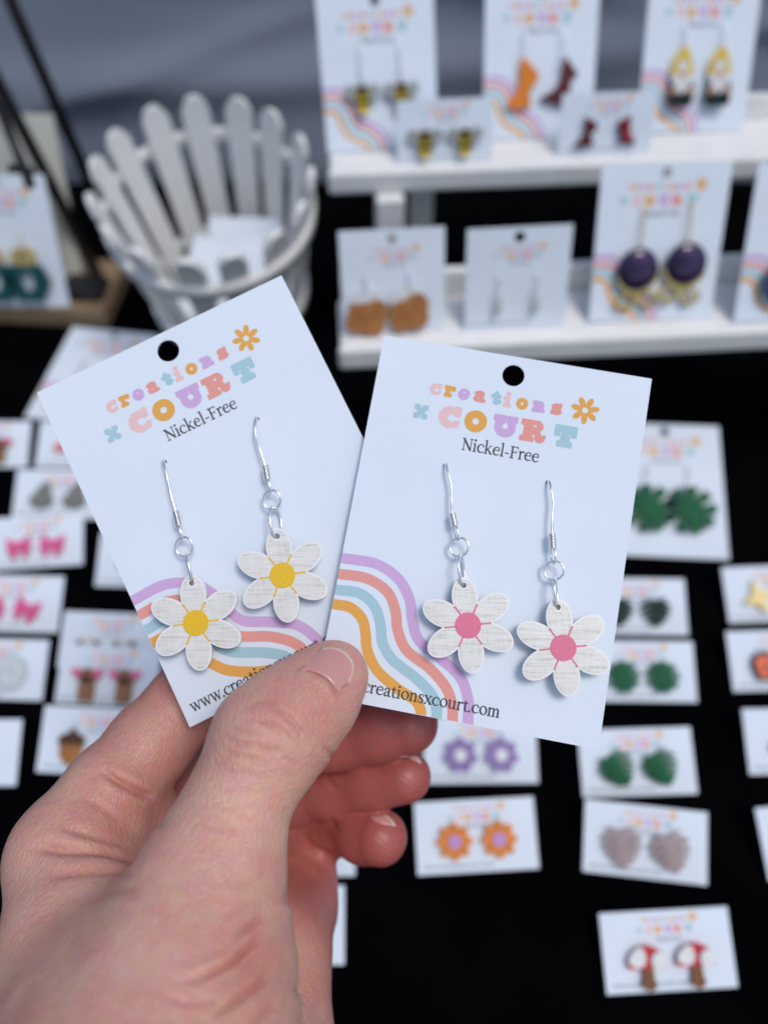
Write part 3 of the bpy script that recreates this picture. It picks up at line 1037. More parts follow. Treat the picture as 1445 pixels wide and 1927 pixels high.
def hand_normals(V):
    V = V.astype(np.float32)
    K = np.array([[1, -1, -1], [-1, -1, 1], [-1, 1, -1], [1, 1, 1]], np.float32)     # four-point gradient
    N = sum(k * hand_field(V + k * np.float32(.25))[:, None] for k in K)
    return N / (np.linalg.norm(N, axis=1)[:, None] + 1e-9)


N = hand_normals(HV)     # settle the points on the true surface
inner = HV[:, 1] < hi[1] - 2
HV[inner] -= (N * hand_field(HV)[:, None])[inner]
# skin folds: shallow grooves with raised sides, along the lines where the photograph shows them
FOLDS = [  # (points, depth mm, half width mm)
    ([(266, 1622), (196, 1606), (113, 1600), (58, 1592)], 1.3, 1.5), ([(258, 1648), (200, 1642), (140, 1644), (85, 1652)], .6, 1.4),
    ([(252, 1598), (200, 1584), (150, 1570), (115, 1556)], .6, 1.3), ([(262, 1672), (215, 1678), (170, 1692)], .45, 1.3),
    ([(186, 1447), (226, 1473), (268, 1494), (292, 1499)], 1.3, 1.2), ([(240, 1530), (280, 1545), (312, 1552)], .45, 1.2), ([(150, 1500), (190, 1520), (225, 1548)], .35, 1.3),
    ([(495, 1323), (534, 1345), (560, 1372), (572, 1388)], .5, .75), ([(470, 1350), (505, 1362), (535, 1382), (550, 1400)], .42, .75),
    ([(422, 1388), (448, 1398), (495, 1408), (540, 1414)], .62, .75), ([(428, 1366), (455, 1376), (500, 1384)], .4, .7), ([(418, 1412), (445, 1420), (490, 1430)], .35, .75),
    ([(455, 1330), (490, 1320), (525, 1323)], .3, .8), ([(520, 1420), (545, 1432), (562, 1440)], .3, .7),
    ([(502, 1750), (470, 1780), (428, 1817), (345, 1853)], 1.1, .8), ([(515, 1825), (490, 1850), (446, 1882), (400, 1915)], 1.0, .8),
    ([(500, 1716), (475, 1738), (440, 1762)], .6, 1.0), ([(520, 1885), (500, 1905), (470, 1935)], .45, .8), ([(490, 1800), (450, 1830), (390, 1862)], .25, .8), ([(470, 1690), (440, 1712), (405, 1728)], .2, .8),
    ([(535, 1682), (571, 1710), (600, 1728)], 1.4, 1.3), ([(556, 1858), (577, 1870), (600, 1884)], 1.0, 1.2), ([(556, 1768), (578, 1790), (592, 1820)], .5, 1.1),
    ([(549, 1266), (570, 1258), (600, 1268), (622, 1284), (636, 1306), (652, 1300)], .55, .55),
    ([(400, 1440), (440, 1452), (490, 1462), (530, 1458)], .22, .6), ([(385, 1470), (430, 1486), (480, 1492), (520, 1488)], .2, .6), ([(372, 1505), (420, 1520), (470, 1526)], .18, .6), ([(355, 1545), (410, 1560), (460, 1560)], .18, .6),
    ([(340, 1590), (400, 1606), (460, 1602)], .18, .7), ([(440, 1665), (480, 1655), (512, 1632)], .25, .7), ([(300, 1870), (360, 1890), (420, 1880)], .25, .8),
    ([(566, 1570), (592, 1596), (622, 1609)], .9, 1.1),
    ([(612, 1456), (621, 1473), (634, 1487)], .55, .8), ([(622, 1536), (628, 1552), (638, 1566)], .35, .8), ([(606, 1404), (620, 1418), (626, 1430)], .4, .8),
]
px = HV[:, 0] / HV[:, 2] * FPX + CX; py = HV[:, 1] / HV[:, 2] * FPX + CY
facing = np.einsum('ij,ij->i', N, HV / np.linalg.norm(HV, axis=1)[:, None]) < .15
disp = np.zeros(len(HV)); fold_v = np.zeros(len(HV))
for pts, dep, wid in FOLDS:
    q = spline([(a, b, 0) for a, b in pts], 8)[:, :2]
    best = np.full(len(HV), 1e9); tt = np.zeros(len(HV))
    near = facing & (px > q[:, 0].min() - 60) & (px < q[:, 0].max() + 60) & (py > q[:, 1].min() - 60) & (py < q[:, 1].max() + 60)
    ii = np.where(near)[0]
    bd = np.full(len(ii), 1e9); bt = np.zeros(len(ii))
    for k in range(len(q) - 1):
        a, b = q[k], q[k + 1]; e = b - a
        t = np.clip(((px[ii] - a[0]) * e[0] + (py[ii] - a[1]) * e[1]) / (e @ e), 0, 1)
        d = np.hypot(px[ii] - a[0] - t * e[0], py[ii] - a[1] - t * e[1])
        m = d < bd; bd[m] = d[m]; bt[m] = (k + t[m]) / (len(q) - 1)
    mmd = bd * HV[ii, 2] / FPX
    wid = wid * .62
    fade = np.clip(np.minimum(bt, 1 - bt) * 4, 0.0, 1) ** .8
    g = np.exp(-(mmd / wid) ** 2)
    # only the surface the line lies on (front-most near there)
    zmin = np.percentile(HV[ii[bd < 8], 2], 12) if (bd < 8).any() else 150
    ok = np.abs(HV[ii, 2] - zmin) < 14
    disp[ii] -= np.where(ok, .85 * dep * fade * (g - .35 * np.exp(-((mmd - 2.6 * wid) / (1.8 * wid)) ** 2)), 0)
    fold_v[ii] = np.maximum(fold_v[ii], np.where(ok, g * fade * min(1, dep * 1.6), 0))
# gentle unevenness of flesh
lump = .18 * np.sin(HV[:, 0] * .33 + 1.1 * np.sin(HV[:, 1] * .21)) * np.sin(HV[:, 1] * .29 + .7) * np.sin(HV[:, 2] * .31)
HV = HV + N * (disp + lump)[:, None]
# redder fingertips, pads and palm; shade on the deeper fingers is painted in too
def near_pts(pts, r):
    w = np.zeros(len(HV))
    for p in pts:
        w = np.maximum(w, np.exp(-(np.linalg.norm(HV - hp(*p[:3]), axis=1) / r) ** 2))
    return w
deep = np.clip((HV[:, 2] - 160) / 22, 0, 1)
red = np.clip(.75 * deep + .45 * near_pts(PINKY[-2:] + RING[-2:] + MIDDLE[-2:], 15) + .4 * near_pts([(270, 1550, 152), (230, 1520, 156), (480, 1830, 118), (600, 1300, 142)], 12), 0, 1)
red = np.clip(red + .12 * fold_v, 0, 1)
tipm = near_pts([(RING[-1][0], RING[-1][1], RING[-1][2]), (PINKY[-1][0], PINKY[-1][1], PINKY[-1][2]), (MIDDLE[-1][0], MIDDLE[-1][1], MIDDLE[-1][2])], 10)
back = np.clip(1 - deep, 0, 1)
HW = np.array([list(CAMO + CAMROT @ Vector(v * MM)) for v in HV])
base_pt = CAMO + CAMROT @ Vector(hp(320, 2100, 130) * MM)
me = bpy.data.meshes.new('hand')
me.vertices.add(len(HW)); me.vertices.foreach_set('co', (HW - np.array(base_pt)).ravel())
me.loops.add(HF.size); me.loops.foreach_set('vertex_index', HF.ravel())
me.polygons.add(len(HF)); me.polygons.foreach_set('loop_start', np.arange(0, HF.size, 4)); me.polygons.foreach_set('loop_total', np.full(len(HF), 4))
me.polygons.foreach_set('use_smooth', np.ones(len(HF), bool))
me.update(calc_edges=True); me.validate()
for nm, arr in (('flush_shade', red), ('ridge', tipm), ('fold', fold_v)):
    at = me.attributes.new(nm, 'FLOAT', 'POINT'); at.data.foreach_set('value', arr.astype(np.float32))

SKIN = bpy.data.materials.new('skin'); SKIN.use_nodes = True
nt = SKIN.node_tree; b = nt.nodes['Principled BSDF']
def nd(t, **kw):
    n = nt.nodes.new(t)
    for k, v in kw.items(): setattr(n, k, v)
    return n
tc = nd('ShaderNodeTexCoord')
fl = nd('ShaderNodeAttribute', attribute_name='flush_shade'); rg = nd('ShaderNodeAttribute', attribute_name='ridge'); fo = nd('ShaderNodeAttribute', attribute_name='fold')
n1 = nd('ShaderNodeTexNoise'); n1.inputs['Scale'].default_value = 130; n1.inputs['Detail'].default_value = 5
n2 = nd('ShaderNodeTexNoise'); n2.inputs['Scale'].default_value = 420; n2.inputs['Detail'].default_value = 4
for n in (n1, n2): nt.links.new(tc.outputs['Object'], n.inputs['Vector'])
m1 = nd('ShaderNodeMix', data_type='RGBA'); m1.inputs[6].default_value = (.72, .415, .32, 1); m1.inputs[7].default_value = (.70, .34, .27, 1)
r1 = nd('ShaderNodeMapRange'); r1.inputs[1].default_value = .38; r1.inputs[2].default_value = .68
nt.links.new(n1.outputs['Fac'], r1.inputs[0]); nt.links.new(r1.outputs[0], m1.inputs[0])
m2 = nd('ShaderNodeMix', data_type='RGBA'); m2.inputs[7].default_value = (.43, .11, .095, 1)  # dark red: skin flush plus painted shade of fingers behind the cards
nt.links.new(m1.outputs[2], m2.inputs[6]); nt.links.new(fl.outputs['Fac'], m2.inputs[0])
m3 = nd('ShaderNodeMix', data_type='RGBA', blend_type='OVERLAY'); m3.inputs[0].default_value = .22
nt.links.new(m2.outputs[2], m3.inputs[6]); nt.links.new(n2.outputs['Color'], m3.inputs[7])
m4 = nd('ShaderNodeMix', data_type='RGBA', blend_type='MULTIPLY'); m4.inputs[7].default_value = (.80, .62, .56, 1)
nt.links.new(m3.outputs[2], m4.inputs[6]); nt.links.new(m4.outputs[2], b.inputs['Base Color'])
b.inputs['Roughness'].default_value = .43
b.inputs['Specular IOR Level'].default_value = .5
b.inputs['Subsurface Weight'].default_value = .3
b.inputs['Subsurface Radius'].default_value = (1.0, .38, .22)
b.inputs['Subsurface Scale'].default_value = .0016
# fine criss-cross skin grain + finger-print ridges on the pads
vo = nd('ShaderNodeTexVoronoi', feature='DISTANCE_TO_EDGE'); vo.inputs['Scale'].default_value = 1500
vo2 = nd('ShaderNodeTexVoronoi', feature='DISTANCE_TO_EDGE'); vo2.inputs['Scale'].default_value = 760
wob = nd('ShaderNodeMix', data_type='VECTOR'); wob.inputs[0].default_value = .0
mpn = nd('ShaderNodeMapping'); mpn.inputs['Rotation'].default_value = (.5, .3, .6); mpn.inputs['Scale'].default_value = (1.0, .62, 1.0)
nt.links.new(tc.outputs['Object'], mpn.inputs[0])
for n in (vo, vo2): nt.links.new(mpn.outputs[0], n.inputs['Vector'])
wv = nd('ShaderNodeTexWave', wave_type='BANDS'); wv.bands_direction = 'DIAGONAL'; wv.inputs['Scale'].default_value = 300; wv.inputs['Distortion'].default_value = 2.5; wv.inputs['Detail'].default_value = 1; wv.inputs['Detail Scale'].default_value = .4
nt.links.new(tc.outputs['Object'], wv.inputs['Vector'])
def mth(op, a, bb, c=None):
    n = nd('ShaderNodeMath', operation=op)
    for i, v in enumerate((a, bb, c)):
        if v is None: continue
        if hasattr(v, 'is_linked') or hasattr(v, 'links'): nt.links.new(v, n.inputs[i])
        else: n.inputs[i].default_value = v
    return n.outputs[0]
h1 = mth('MINIMUM', vo.outputs['Distance'], .25)
h2 = mth('MINIMUM', vo2.outputs['Distance'], .2)
inv = mth('SUBTRACT', 1.0, fl.outputs['Fac'])
lines = mth('MULTIPLY', mth('SUBTRACT', 1.0, mth('MINIMUM', mth('MULTIPLY', h2, 14.0), 1.0)), .10)
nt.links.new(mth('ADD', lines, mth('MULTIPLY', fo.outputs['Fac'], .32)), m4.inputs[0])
grain = mth('MULTIPLY', mth('MULTIPLY_ADD', h2, 1.3, h1), mth('MULTIPLY_ADD', inv, .8, .2))
hh = mth('MULTIPLY_ADD', mth('MULTIPLY', wv.outputs['Fac'], rg.outputs['Fac']), .22, grain)
hh = mth('MULTIPLY_ADD', n2.outputs['Fac'], .2, hh)
bp = nd('ShaderNodeBump'); bp.inputs['Strength'].default_value = .7; bp.inputs['Distance'].default_value = .0004
nt.links.new(hh, bp.inputs['Height']); nt.links.new(bp.outputs[0], b.inputs['Normal'])
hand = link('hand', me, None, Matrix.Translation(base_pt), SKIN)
tag(hand, 'bare left hand from the lower left pinching two earring cards between thumb and fingers', 'hand')

# nails: curved plates lying on the finger, edges tucked under the skin
NAIL = mat('fingernail', (.60, .28, .26), .24, spec=.5, coat=.3, noise=(220, (.60, .32, .28), .5))
NAILTIP = mat('nail_free_edge', (.70, .54, .42), .3, spec=.5)


def on_skin(pxs, d0):
    r_ = np.array([hp(a, c, 1.0) for a, c in pxs]); d = np.full(len(r_), float(d0))
    for _ in range(40):
        s = hand_field(r_ * d[:, None])
        d += np.clip(s * .8, -4, 4)
    return r_ * d[:, None]


def nail(name, prox, dist, d0, lift, rows=14, cols=15, tip_rows=1):
    """plate between the cuticle line and the free edge, both given where the picture shows them"""
    A = spline([(x, y, 0) for x, y in prox], 12)[:, :2]; B = spline([(x, y, 0) for x, y in dist], 12)[:, :2]
    V = []; F = []; MI = []
    pts = []
    at_ = lambda C, s: np.array([np.interp(s, np.linspace(0, 1, len(C)), C[:, i]) for i in (0, 1)])
    for j in range(rows):
        t = j / (rows - 1)
        for i in range(cols):
            s = i / (cols - 1)
            p = at_(A, s) * (1 - t) + at_(B, s) * t
            pts.append(p)
    pts = on_skin(pts, d0); nn = hand_normals(pts)
    ctr = pts.mean(0)
    for j in range(rows):
        t = j / (rows - 1)
        for i in range(cols):
            w = 2 * i / (cols - 1) - 1
            l = lift * (1 - .75 * abs(w) ** 4) * (0.35 + .65 * min(1, t * 3)) + (.25 * max(0, t - .8) / .2 if tip_rows else 0)
            V.append(pts[j * cols + i] + nn[j * cols + i] * l)
    off = len(V)
    for k in range(off): V.append(V[k] - nn[k] * .45)
    for j in range(rows - 1):
        for i in range(cols - 1):
            a = j * cols + i
            F.append((a, a + 1, a + cols + 1, a + cols)); MI.append(1 if j >= rows - 1 - tip_rows else 0)
            F.append((off + a, off + a + cols, off + a + cols + 1, off + a + 1)); MI.append(0)
    rim = [j * cols for j in range(rows)] + [(rows - 1) * cols + i for i in range(1, cols)] + [j * cols + cols - 1 for j in range(rows - 2, -1, -1)] + [i for i in range(cols - 2, 0, -1)]
    for a, c in zip(rim, rim[1:] + rim[:1]):
        F.append((a, c, off + c, off + a)); MI.append(1 if a >= (rows - 2) * cols else 0)
    W = [CAMO + CAMROT @ Vector(v * MM) - base_pt for v in V]
    mm_ = fix_normals(mesh_from(name, W, F, True, MI))
    o = link(name, mm_, hand, mats=[NAIL, NAILTIP])
    return o


nail('thumbnail', [(560, 1264), (580, 1262), (604, 1270), (623, 1285), (636, 1303)], [(604, 1222), (634, 1222), (655, 1236), (664, 1256), (655, 1288)], 135, .3)
nail('fingernail', [(694, 1536), (702, 1546), (716, 1552)], [(722, 1534), (734, 1542), (744, 1556)], 180, .2, 9, 9, 1)
nail('fingernail', [(748, 1424), (758, 1424), (770, 1426)], [(778, 1424), (787, 1429), (792, 1438)], 182, .2, 7, 7, 1)

# ------------------------------------------------------------------ jewellery shapes for the cards on the table and the stand
def pl(name, c, c2=None, rough=.3):
    return plastic('acrylic_' + name, c, rough, c2)


ORANGE = pl('orange', (.80, .24, .02)); LILAC = pl('lilac', (.55, .30, .60)); PURPLE = pl('purple', (.25, .17, .42)); GREEN = mat('acrylic_green', (.006, .085, .034), .5, spec=.12, noise=(260, (.012, .15, .06), .7))
DKGREEN = mat('acrylic_dark_green', (.006, .03, .026), .5, spec=.12); BEIGE = pl('mauve_beige', (.32, .23, .235), (.42, .33, .33)); RED = pl('red', (.62, .03, .04)); BROWN = pl('brown', (.22, .09, .03))
TAN = pl('tan', (.30, .15, .08)); DKBROWN = pl('dark_brown', (.10, .045, .025)); GREY = pl('grey', (.22, .22, .20)); PINK = pl('hot_pink', (.78, .12, .30)); PALE = pl('pale_grey_blue', (.50, .56, .57), (.62, .66, .67))
YELLOW = pl('yellow', (.80, .55, .02)); BLACK = pl('black', (.012, .012, .014)); WHITE = pl('white', (.80, .80, .78)); MAROON = pl('maroon', (.07, .012, .016), (.18, .02, .02)); AMBER = pl('amber_glitter', (.34, .13, .04), (.52, .24, .08))
VIOLET = mat('violet_stone', (.010, .004, .024), .1, spec=.5, noise=(150, (.09, .045, .16), .6)); NAVY = pl('navy_sparkle', (.05, .07, .14), (.2, .22, .3)); TEAL = pl('deep_teal', (.004, .075, .075)); GOLDP = pl('gold_glitter', (.85, .62, .18), (.9, .75, .4)); REDOR = pl('red_orange', (.8, .10, .03))
MISTY = pl('misty_wing', (.36, .38, .37))
SKINT = pl('peach', (.7, .4, .28))


def heart_leaf():
    h = s_union(s_ell(-2.2, .9, 3.3, 4.2, .15), s_ell(2.2, .9, 3.3, 4.2, -.15), s_ell(0, -1.6, 3.8, 3.4), s_poly([(-3, -2), (0, -6), (3, -2)]))
    cuts = [s_seg(sx * 6, y + dy, sx * 1.2, y + dy + 1.9, 1.3, .6) for sx in (-1, 1) for y, dy in ((2.4, .6), (.3, .3), (-1.8, 0), (-3.8, -.2))]
    return s_sub(h, *cuts, s_seg(0, 6, 0, 2.6, 1.1, .4))


def flower_sdf(n, r, w):
    return s_union(*[s_ell(math.cos(a) * r * .55, math.sin(a) * r * .55, r * .45, w, a) for a in [math.pi / 2 + k * 2 * math.pi / n for k in range(n)]], s_ell(0, 0, r * .4, r * .4))


def round_leaf():
    cuts = [s_seg(math.cos(a) * 7, math.sin(a) * 7, math.cos(a) * 2.6, math.sin(a) * 2.2, 2.1, .5) for a in [math.radians(90 + 360 / 9 * (k + .5)) for k in range(9)]]
    return s_sub(s_union(s_ell(0, 0, 5.5, 5.3), s_poly([(-2.4, -4), (0, -6.4), (2.4, -4)])), *cuts)


def cut_leaf():
    lobes = [s_seg(0, 2.6 - .3 * k, sx * (5.6 - .45 * k), 4.6 - 2.3 * k, 2.2, 1.2) for sx in (-1, 1) for k in range(4)]
    return s_union(s_seg(0, 3, 0, -5.6, 2.6, .8), s_ell(0, 1.4, 2.4, 2.6), *lobes)


SHAPES = {
    'leaf_cut': [('leaf', cut_leaf(), GREEN)],
    'leaf_green': [('leaf', heart_leaf(), GREEN)], 'leaf_dark': [('leaf', heart_leaf(), DKGREEN)], 'leaf_beige': [('leaf', heart_leaf(), BEIGE)],
    'flower_orange': [('petals', flower_sdf(8, 5.6, 1.35), ORANGE), ('flower_centre', s_ell(0, 0, 1.9, 1.9), LILAC)],
    'flower_purple': [('petals', flower_sdf(7, 5.4, 1.7), PURPLE), ('flower_centre', s_ell(0, 0, 1.7, 1.7), WHITE)],
    'mushroom': [('stem', s_sub(s_union(s_box(.2, -3.6, 1.35, 2.8, .8), s_ell(.2, -5, 1.9, 1.6)), s_ell(0, 2, 3, 2.4)), BROWN), ('cap', s_sub(s_ell(0, 0, 5.4, 5.0), s_box(0, -4, 6, 3.4)), RED),
                 ('cap_spot', s_and(s_ell(-3.4, 3.0, 2.6, 3.4, .6), s_sub(s_ell(0, 0, 5.5, 5.1), s_box(0, -4, 6, 3.4))), WHITE), ('cap_spot', s_and(s_ell(3.2, 1.2, 2.0, 2.2), s_sub(s_ell(0, 0, 5.5, 5.1), s_box(0, -4, 6, 3.4))), WHITE)],
    'acorn': [('nut', s_union(s_ell(0, -1.2, 3.4, 4.2), s_seg(0, -4, 0, -5.8, 1.4, .4)), AMBER), ('cap', s_union(s_and(s_ell(0, 1.4, 4.0, 2.6), s_box(0, 3, 5, 2.4)), s_box(.2, 4.4, .5, 1)), DKBROWN)],
    'rabbit': [('body', s_union(s_ell(0, -2.2, 4.6, 3.0), s_ell(.6, .6, 3.0, 3.2), s_ell(1.4, 3.2, 1.3, 2.4, -.4)), GREY)],
    'bow': [('bow', s_union(s_poly([(-4.8, 3.9), (0, .6), (0, -.8), (-4.8, -3.4)]), s_poly([(4.8, 3.9), (0, .6), (0, -.8), (4.8, -3.4)]), s_ell(0, 0, 1.6, 1.6), s_seg(-.6, 0, -2.6, -5, 1.4, 1.6), s_seg(.6, 0, 2.6, -5, 1.4, 1.6)), PINK)],
    'bear': [('body', s_union(s_ell(0, -2.8, 2.6, 2.9), s_ell(0, 1.4, 3.2, 2.6), s_ell(-1.3, -5.2, 1.1, 1.2), s_ell(1.3, -5.2, 1.1, 1.2)), TAN), ('muzzle', s_ell(0, .6, 1.7, 1.3), DKBROWN), ('pink_ear', s_ell(-3.6, 2.6, 1.5, 1.0, -.5), PINK), ('pink_ear', s_ell(3.6, 2.6, 1.5, 1.0, .5), PINK)],
    'swirl': [('disc', s_ell(0, 0, 6.2, 6.2), PALE), ('swirl_line', s_stroke([(-4.5, 1, .6), (-1, 4, .6), (3.6, 1.5, .6), (1.5, -3, .6), (-2, -1.5, .6), (0, 1, .5)]), WHITE)],
    'star': [('star', s_union(s_poly([(0, 6), (1.8, 1.6), (6, .6), (2, -1.4), (1, -6), (-1.4, -2), (-6, -1), (-2, 1.4)]), s_ell(0, 0, 2.6, 2.6)), GOLDP)],
    'wing_red': [('wing', s_union(s_ell(-1.6, 2.0, 2.3, 3.6, -.5), s_ell(1.6, 2.0, 2.3, 3.6, .5), s_ell(-1.4, -2, 2, 2.2), s_ell(1.4, -2, 2, 2.2)), BLACK), ('wing_patch', s_union(s_ell(-1.7, 1.6, 1.5, 2.3, -.5), s_ell(1.7, 1.6, 1.5, 2.3, .5), s_ell(-1.3, -2, 1.2, 1.4), s_ell(1.3, -2, 1.2, 1.4)), REDOR)],
    'bee': [('wing', s_ell(-3.4, 1.4, 2.8, 1.9, -.3), MISTY), ('wing', s_ell(3.4, 1.4, 2.8, 1.9, .3), MISTY), ('body', s_ell(0, -1, 2.3, 4.4), YELLOW), ('stripe', s_and(s_ell(0, -1, 2.35, 4.45), s_union(s_box(0, .4, 3, .5), s_box(0, -2.2, 3, .5), s_box(0, 2.9, 3, .9))), BLACK)],
    'moth_maroon': [('wing', s_union(s_poly([(-1, 6), (3.6, 2), (.8, 0), (3.2, -4), (-4.6, -4.6), (-.4, 0)]), s_ell(1.4, 2.4, 2.2, 2)), MAROON)],
    'moth_red': [('wing', s_union(s_poly([(1, 6), (-3.6, 2), (-.8, 0), (-3.2, -3), (4.2, -4.6), (1.4, 0)]), s_ell(-1.4, 2.4, 2.2, 2)), MAROON), ('wing_vein', s_union(s_seg(.6, 4, -1.6, 2, .7, .5), s_seg(0, .5, 2.2, -3, .7, .5), s_seg(0, .5, 0, -2.6, .6, .4)), RED)],
    'gem_white': [('cluster', s_union(s_ell(-2.6, 0, 2, 1.5), s_ell(0, .7, 2, 1.7), s_ell(2.6, 0, 2, 1.5)), WHITE), ('leaf', s_union(s_ell(-3.6, -1, 1.1, .6, .6), s_ell(3.2, -1, 1.1, .6, -.6)), DKGREEN)],
    'coral_bow': [('bow', s_union(s_ell(-2.4, 0, 2.6, 2.0, .4), s_ell(2.4, 0, 2.6, 2.0, -.4), s_ell(0, 0, 1.2, 1.2)), pl('coral', (.75, .25, .22)))],
    # dangling ones
    'butterfly_orange': [('wing', s_round(s_poly([(-.5, 11.4), (2.5, 9.7), (8.1, 3.4), (5.6, -.8), (2.2, -3.2), (3.6, -10.6), (-2.5, -11.4), (-8.8, -9.8), (-3.8, -5), (-1.4, 0)]), .5), ORANGE)],
    'butterfly_maroon': [('wing', s_round(s_poly([(1.2, 11.4), (8, 4.2), (4, 1.5), (4.8, -3.4), (2.3, -10.5), (-1.7, -9.8), (-9.8, -7.7), (-3.8, -4.8), (.3, 0)]), .5), MAROON)],
    'gnome': [('hat', s_poly([(-5, 0), (-3.6, 6), (.6, 11), (3.4, 6), (5, 0)]), YELLOW), ('daisy', s_move(flower_sdf(6, 2.6, .8), 0, 3.2), WHITE), ('beard', s_poly([(-4.2, 0), (4.2, 0), (3.6, -5), (0, -8), (-3.6, -5)]), WHITE), ('nose', s_ell(0, -.3, 1.2, 1.0), SKINT), ('coat', s_sub(s_box(0, -7, 5.2, 3.6, 1.5), s_poly([(-4.2, 0), (4.2, 0), (3.6, -5), (0, -8), (-3.6, -5)])), DKGREEN), ('boots', s_union(s_ell(-2.4, -11, 2.5, 1.3), s_ell(2.4, -11, 2.5, 1.3)), BLACK), ('hands', s_union(s_ell(-3.6, -6.4, 1.3, 1.1), s_ell(3.6, -6.4, 1.3, 1.1)), SKINT)],
    'cookie': [('ice_cream', s_union(s_ell(-2, 7, 4, 3), s_ell(2.5, 7.6, 3.6, 3)), WHITE), ('chunk', s_union(s_box(0, 0, 7.5, 6, 3), s_ell(-5, -2, 4, 4.6), s_ell(4, 2, 5, 5), s_ell(2, -5, 5, 3)), AMBER)],
    'violet_disc': [('disc', s_ell(0, 4, 9.2, 9.2), VIOLET), ('gold_bow', s_union(s_sub(s_ell(-5, -9, 5, 3, .3), s_ell(-5, -9, 4.1, 2.1, .3)), s_sub(s_ell(5, -9, 5, 3, -.3), s_ell(5, -9, 4.1, 2.1, -.3)), s_ell(0, -8, 1.6, 1.6), s_seg(0, -8, -5, -14, .9, .7), s_seg(0, -8, 5, -14, .9, .7), s_sub(s_ell(0, 4, 10.2, 10.2), s_ell(0, 4, 9.3, 9.3), s_box(0, 9, 12, 8))), GOLD)],
    'navy_disc': [('disc', s_ell(0, 0, 8, 8), NAVY)],
    'silver_drop': [('drop', s_sub(s_ell(0, 0, 1.6, 3.6), s_ell(0, 0, 1.0, 2.8)), SILVER)],
    'teal_loop': [('gold_oval', s_sub(s_ell(0, 6, 4.6, 3.4), s_ell(0, 6, 2.8, 1.7)), GOLD), ('loop', s_sub(s_poly([(-6, 3), (6, 3), (8.5, -3), (4.5, -10), (-4.5, -10), (-8.5, -3)]), s_poly([(-1.8, 1), (1.8, 1), (2.8, -3), (1.2, -6.5), (-1.2, -6.5), (-2.8, -3)])), TEAL)],
    'leaf_big': [('leaf', s_move(round_leaf(), 0, 0, 1.75), GREEN)], 'leaf_round': [('leaf', round_leaf(), GREEN)],
}
_SM = {}
SIZE = dict(leaf_round=1.35, leaf_cut=1.3, leaf_green=1.38, leaf_dark=1.3, leaf_beige=1.42, flower_orange=1.3, flower_purple=1.35, mushroom=1.3, acorn=1.4, rabbit=1.35, bow=1.2, bear=1.45, swirl=1.3, star=1.4, wing_red=1.4, bee=1.5, moth_maroon=1.35, moth_red=1.35, gem_white=1.2, coral_bow=1.3,
            butterfly_orange=1.0, butterfly_maroon=1.0, gnome=1.25, teal_loop=1.7, leaf_big=1.4, violet_disc=1.05, navy_disc=1.25, cookie=1.1)


def shape_meshes(kind):
    if kind not in _SM:
        L = []
        for i, (nm, f, m) in enumerate(SHAPES[kind]):
            z0 = .2 + .35 * i
            if nm == 'disc' and m in (VIOLET, NAVY):       # domed polished stone
                r_, y_ = (9.2, 4) if m is VIOLET else (8, 0)
                bm = bmesh.new(); bmesh.ops.create_uvsphere(bm, u_segments=32, v_segments=16, radius=1)
                for v in bm.verts: v.co = Vector((v.co.x * r_, v.co.y * r_ + y_, v.co.z * 3.2 + 2.6)) * MM
                me_ = bpy.data.meshes.new('disc'); bm.to_mesh(me_); bm.free(); me_.polygons.foreach_set('use_smooth', [True] * len(me_.polygons))
                L.append((nm, me_, m)); continue
            L.append((nm, plate(nm, contour(f, -16, 16, -19, 16, .28), z0, 1.9 + .38 * i, bevel=.2), m))
        _SM[kind] = L
    return _SM[kind]


def jewel(M, x, y, kind, label, group, dangle=None, rot=0.0, z=.3):
    """a stud sitting on the card, or a drop hung from a wire pushed through it"""
    if dangle:
        root = empty('dangle_earring', M @ T(x, y + dangle, .23), label, 'earring', group)
        met = GOLD if kind in ('violet_disc', 'teal_loop') else SILVER
        key = ('wire', dangle, met.name)
        if key not in _SM:
            _SM[key] = tube('ear_wire', spline([(0, 0, -.8), (0, .6, .9), (.3, -1, 2.2), (.1, -dangle * .35, 3.0), (0, -dangle * .55, 2.4)], 6), .42, 8)
            _SM[key + ('r',)] = tube('jump_ring', ring_pts((0, -dangle * .55 - 1.6, 2.2), 1.9, (1, 0, .3), (0, 1, 0), 22), .38, 7, True)
        link('ear_wire', _SM[key], root, mats=met); link('jump_ring', _SM[key + ('r',)], root, mats=met)
        base = T(0, -dangle, 1.2) @ Matrix.Rotation(rot, 4, 'Z') @ Matrix.Scale(SIZE.get(kind, 1.0), 4)
    else:
        root = empty('stud_earring', M @ T(x, y, z), label, 'earring', group)
        base = Matrix.Rotation(rot, 4, 'Z') @ Matrix.Scale(SIZE.get(kind, 1.0), 4)
        if 'back' not in _SM:
            _SM['back'] = tube('earring_back', [(0, 0, 0), (0, 0, -1.6), (0, 0, -1.7), (0, 0, -3.6), (0, 0, -4.2)], [.4, .4, 2.3, 2.2, .5], 12)
        link('earring_back', _SM['back'], root, mats=SILVER)
    for nm, me_, m in shape_meshes(kind):
        link(nm, me_, root, base, m)
    return root


def add_card(M, w, h, label, group, pairs=(), hole=None, logo=True, stripes=None):
    hole = (h > 40) if hole is None else hole
    o = link('earring_card', card_mesh(w, h, hole=hole), None, M, PAPER)
    tag(o, label, 'earring card', group)
    dress_card(o, w, h, logo=logo)
    if stripes or (stripes is None and h > 60):
        for k in ('purple', 'coral', 'blue', 'orange'):
            link('printed_stripe', STR[k], o, T(0, (80.6 - h) / 2 + .05, .255))
    for x, y, kind, lab, dang, rot in pairs:
        jewel(M, x, y, kind, lab, group.replace('cards', 'earrings on cards'), dang, rot)
    return o


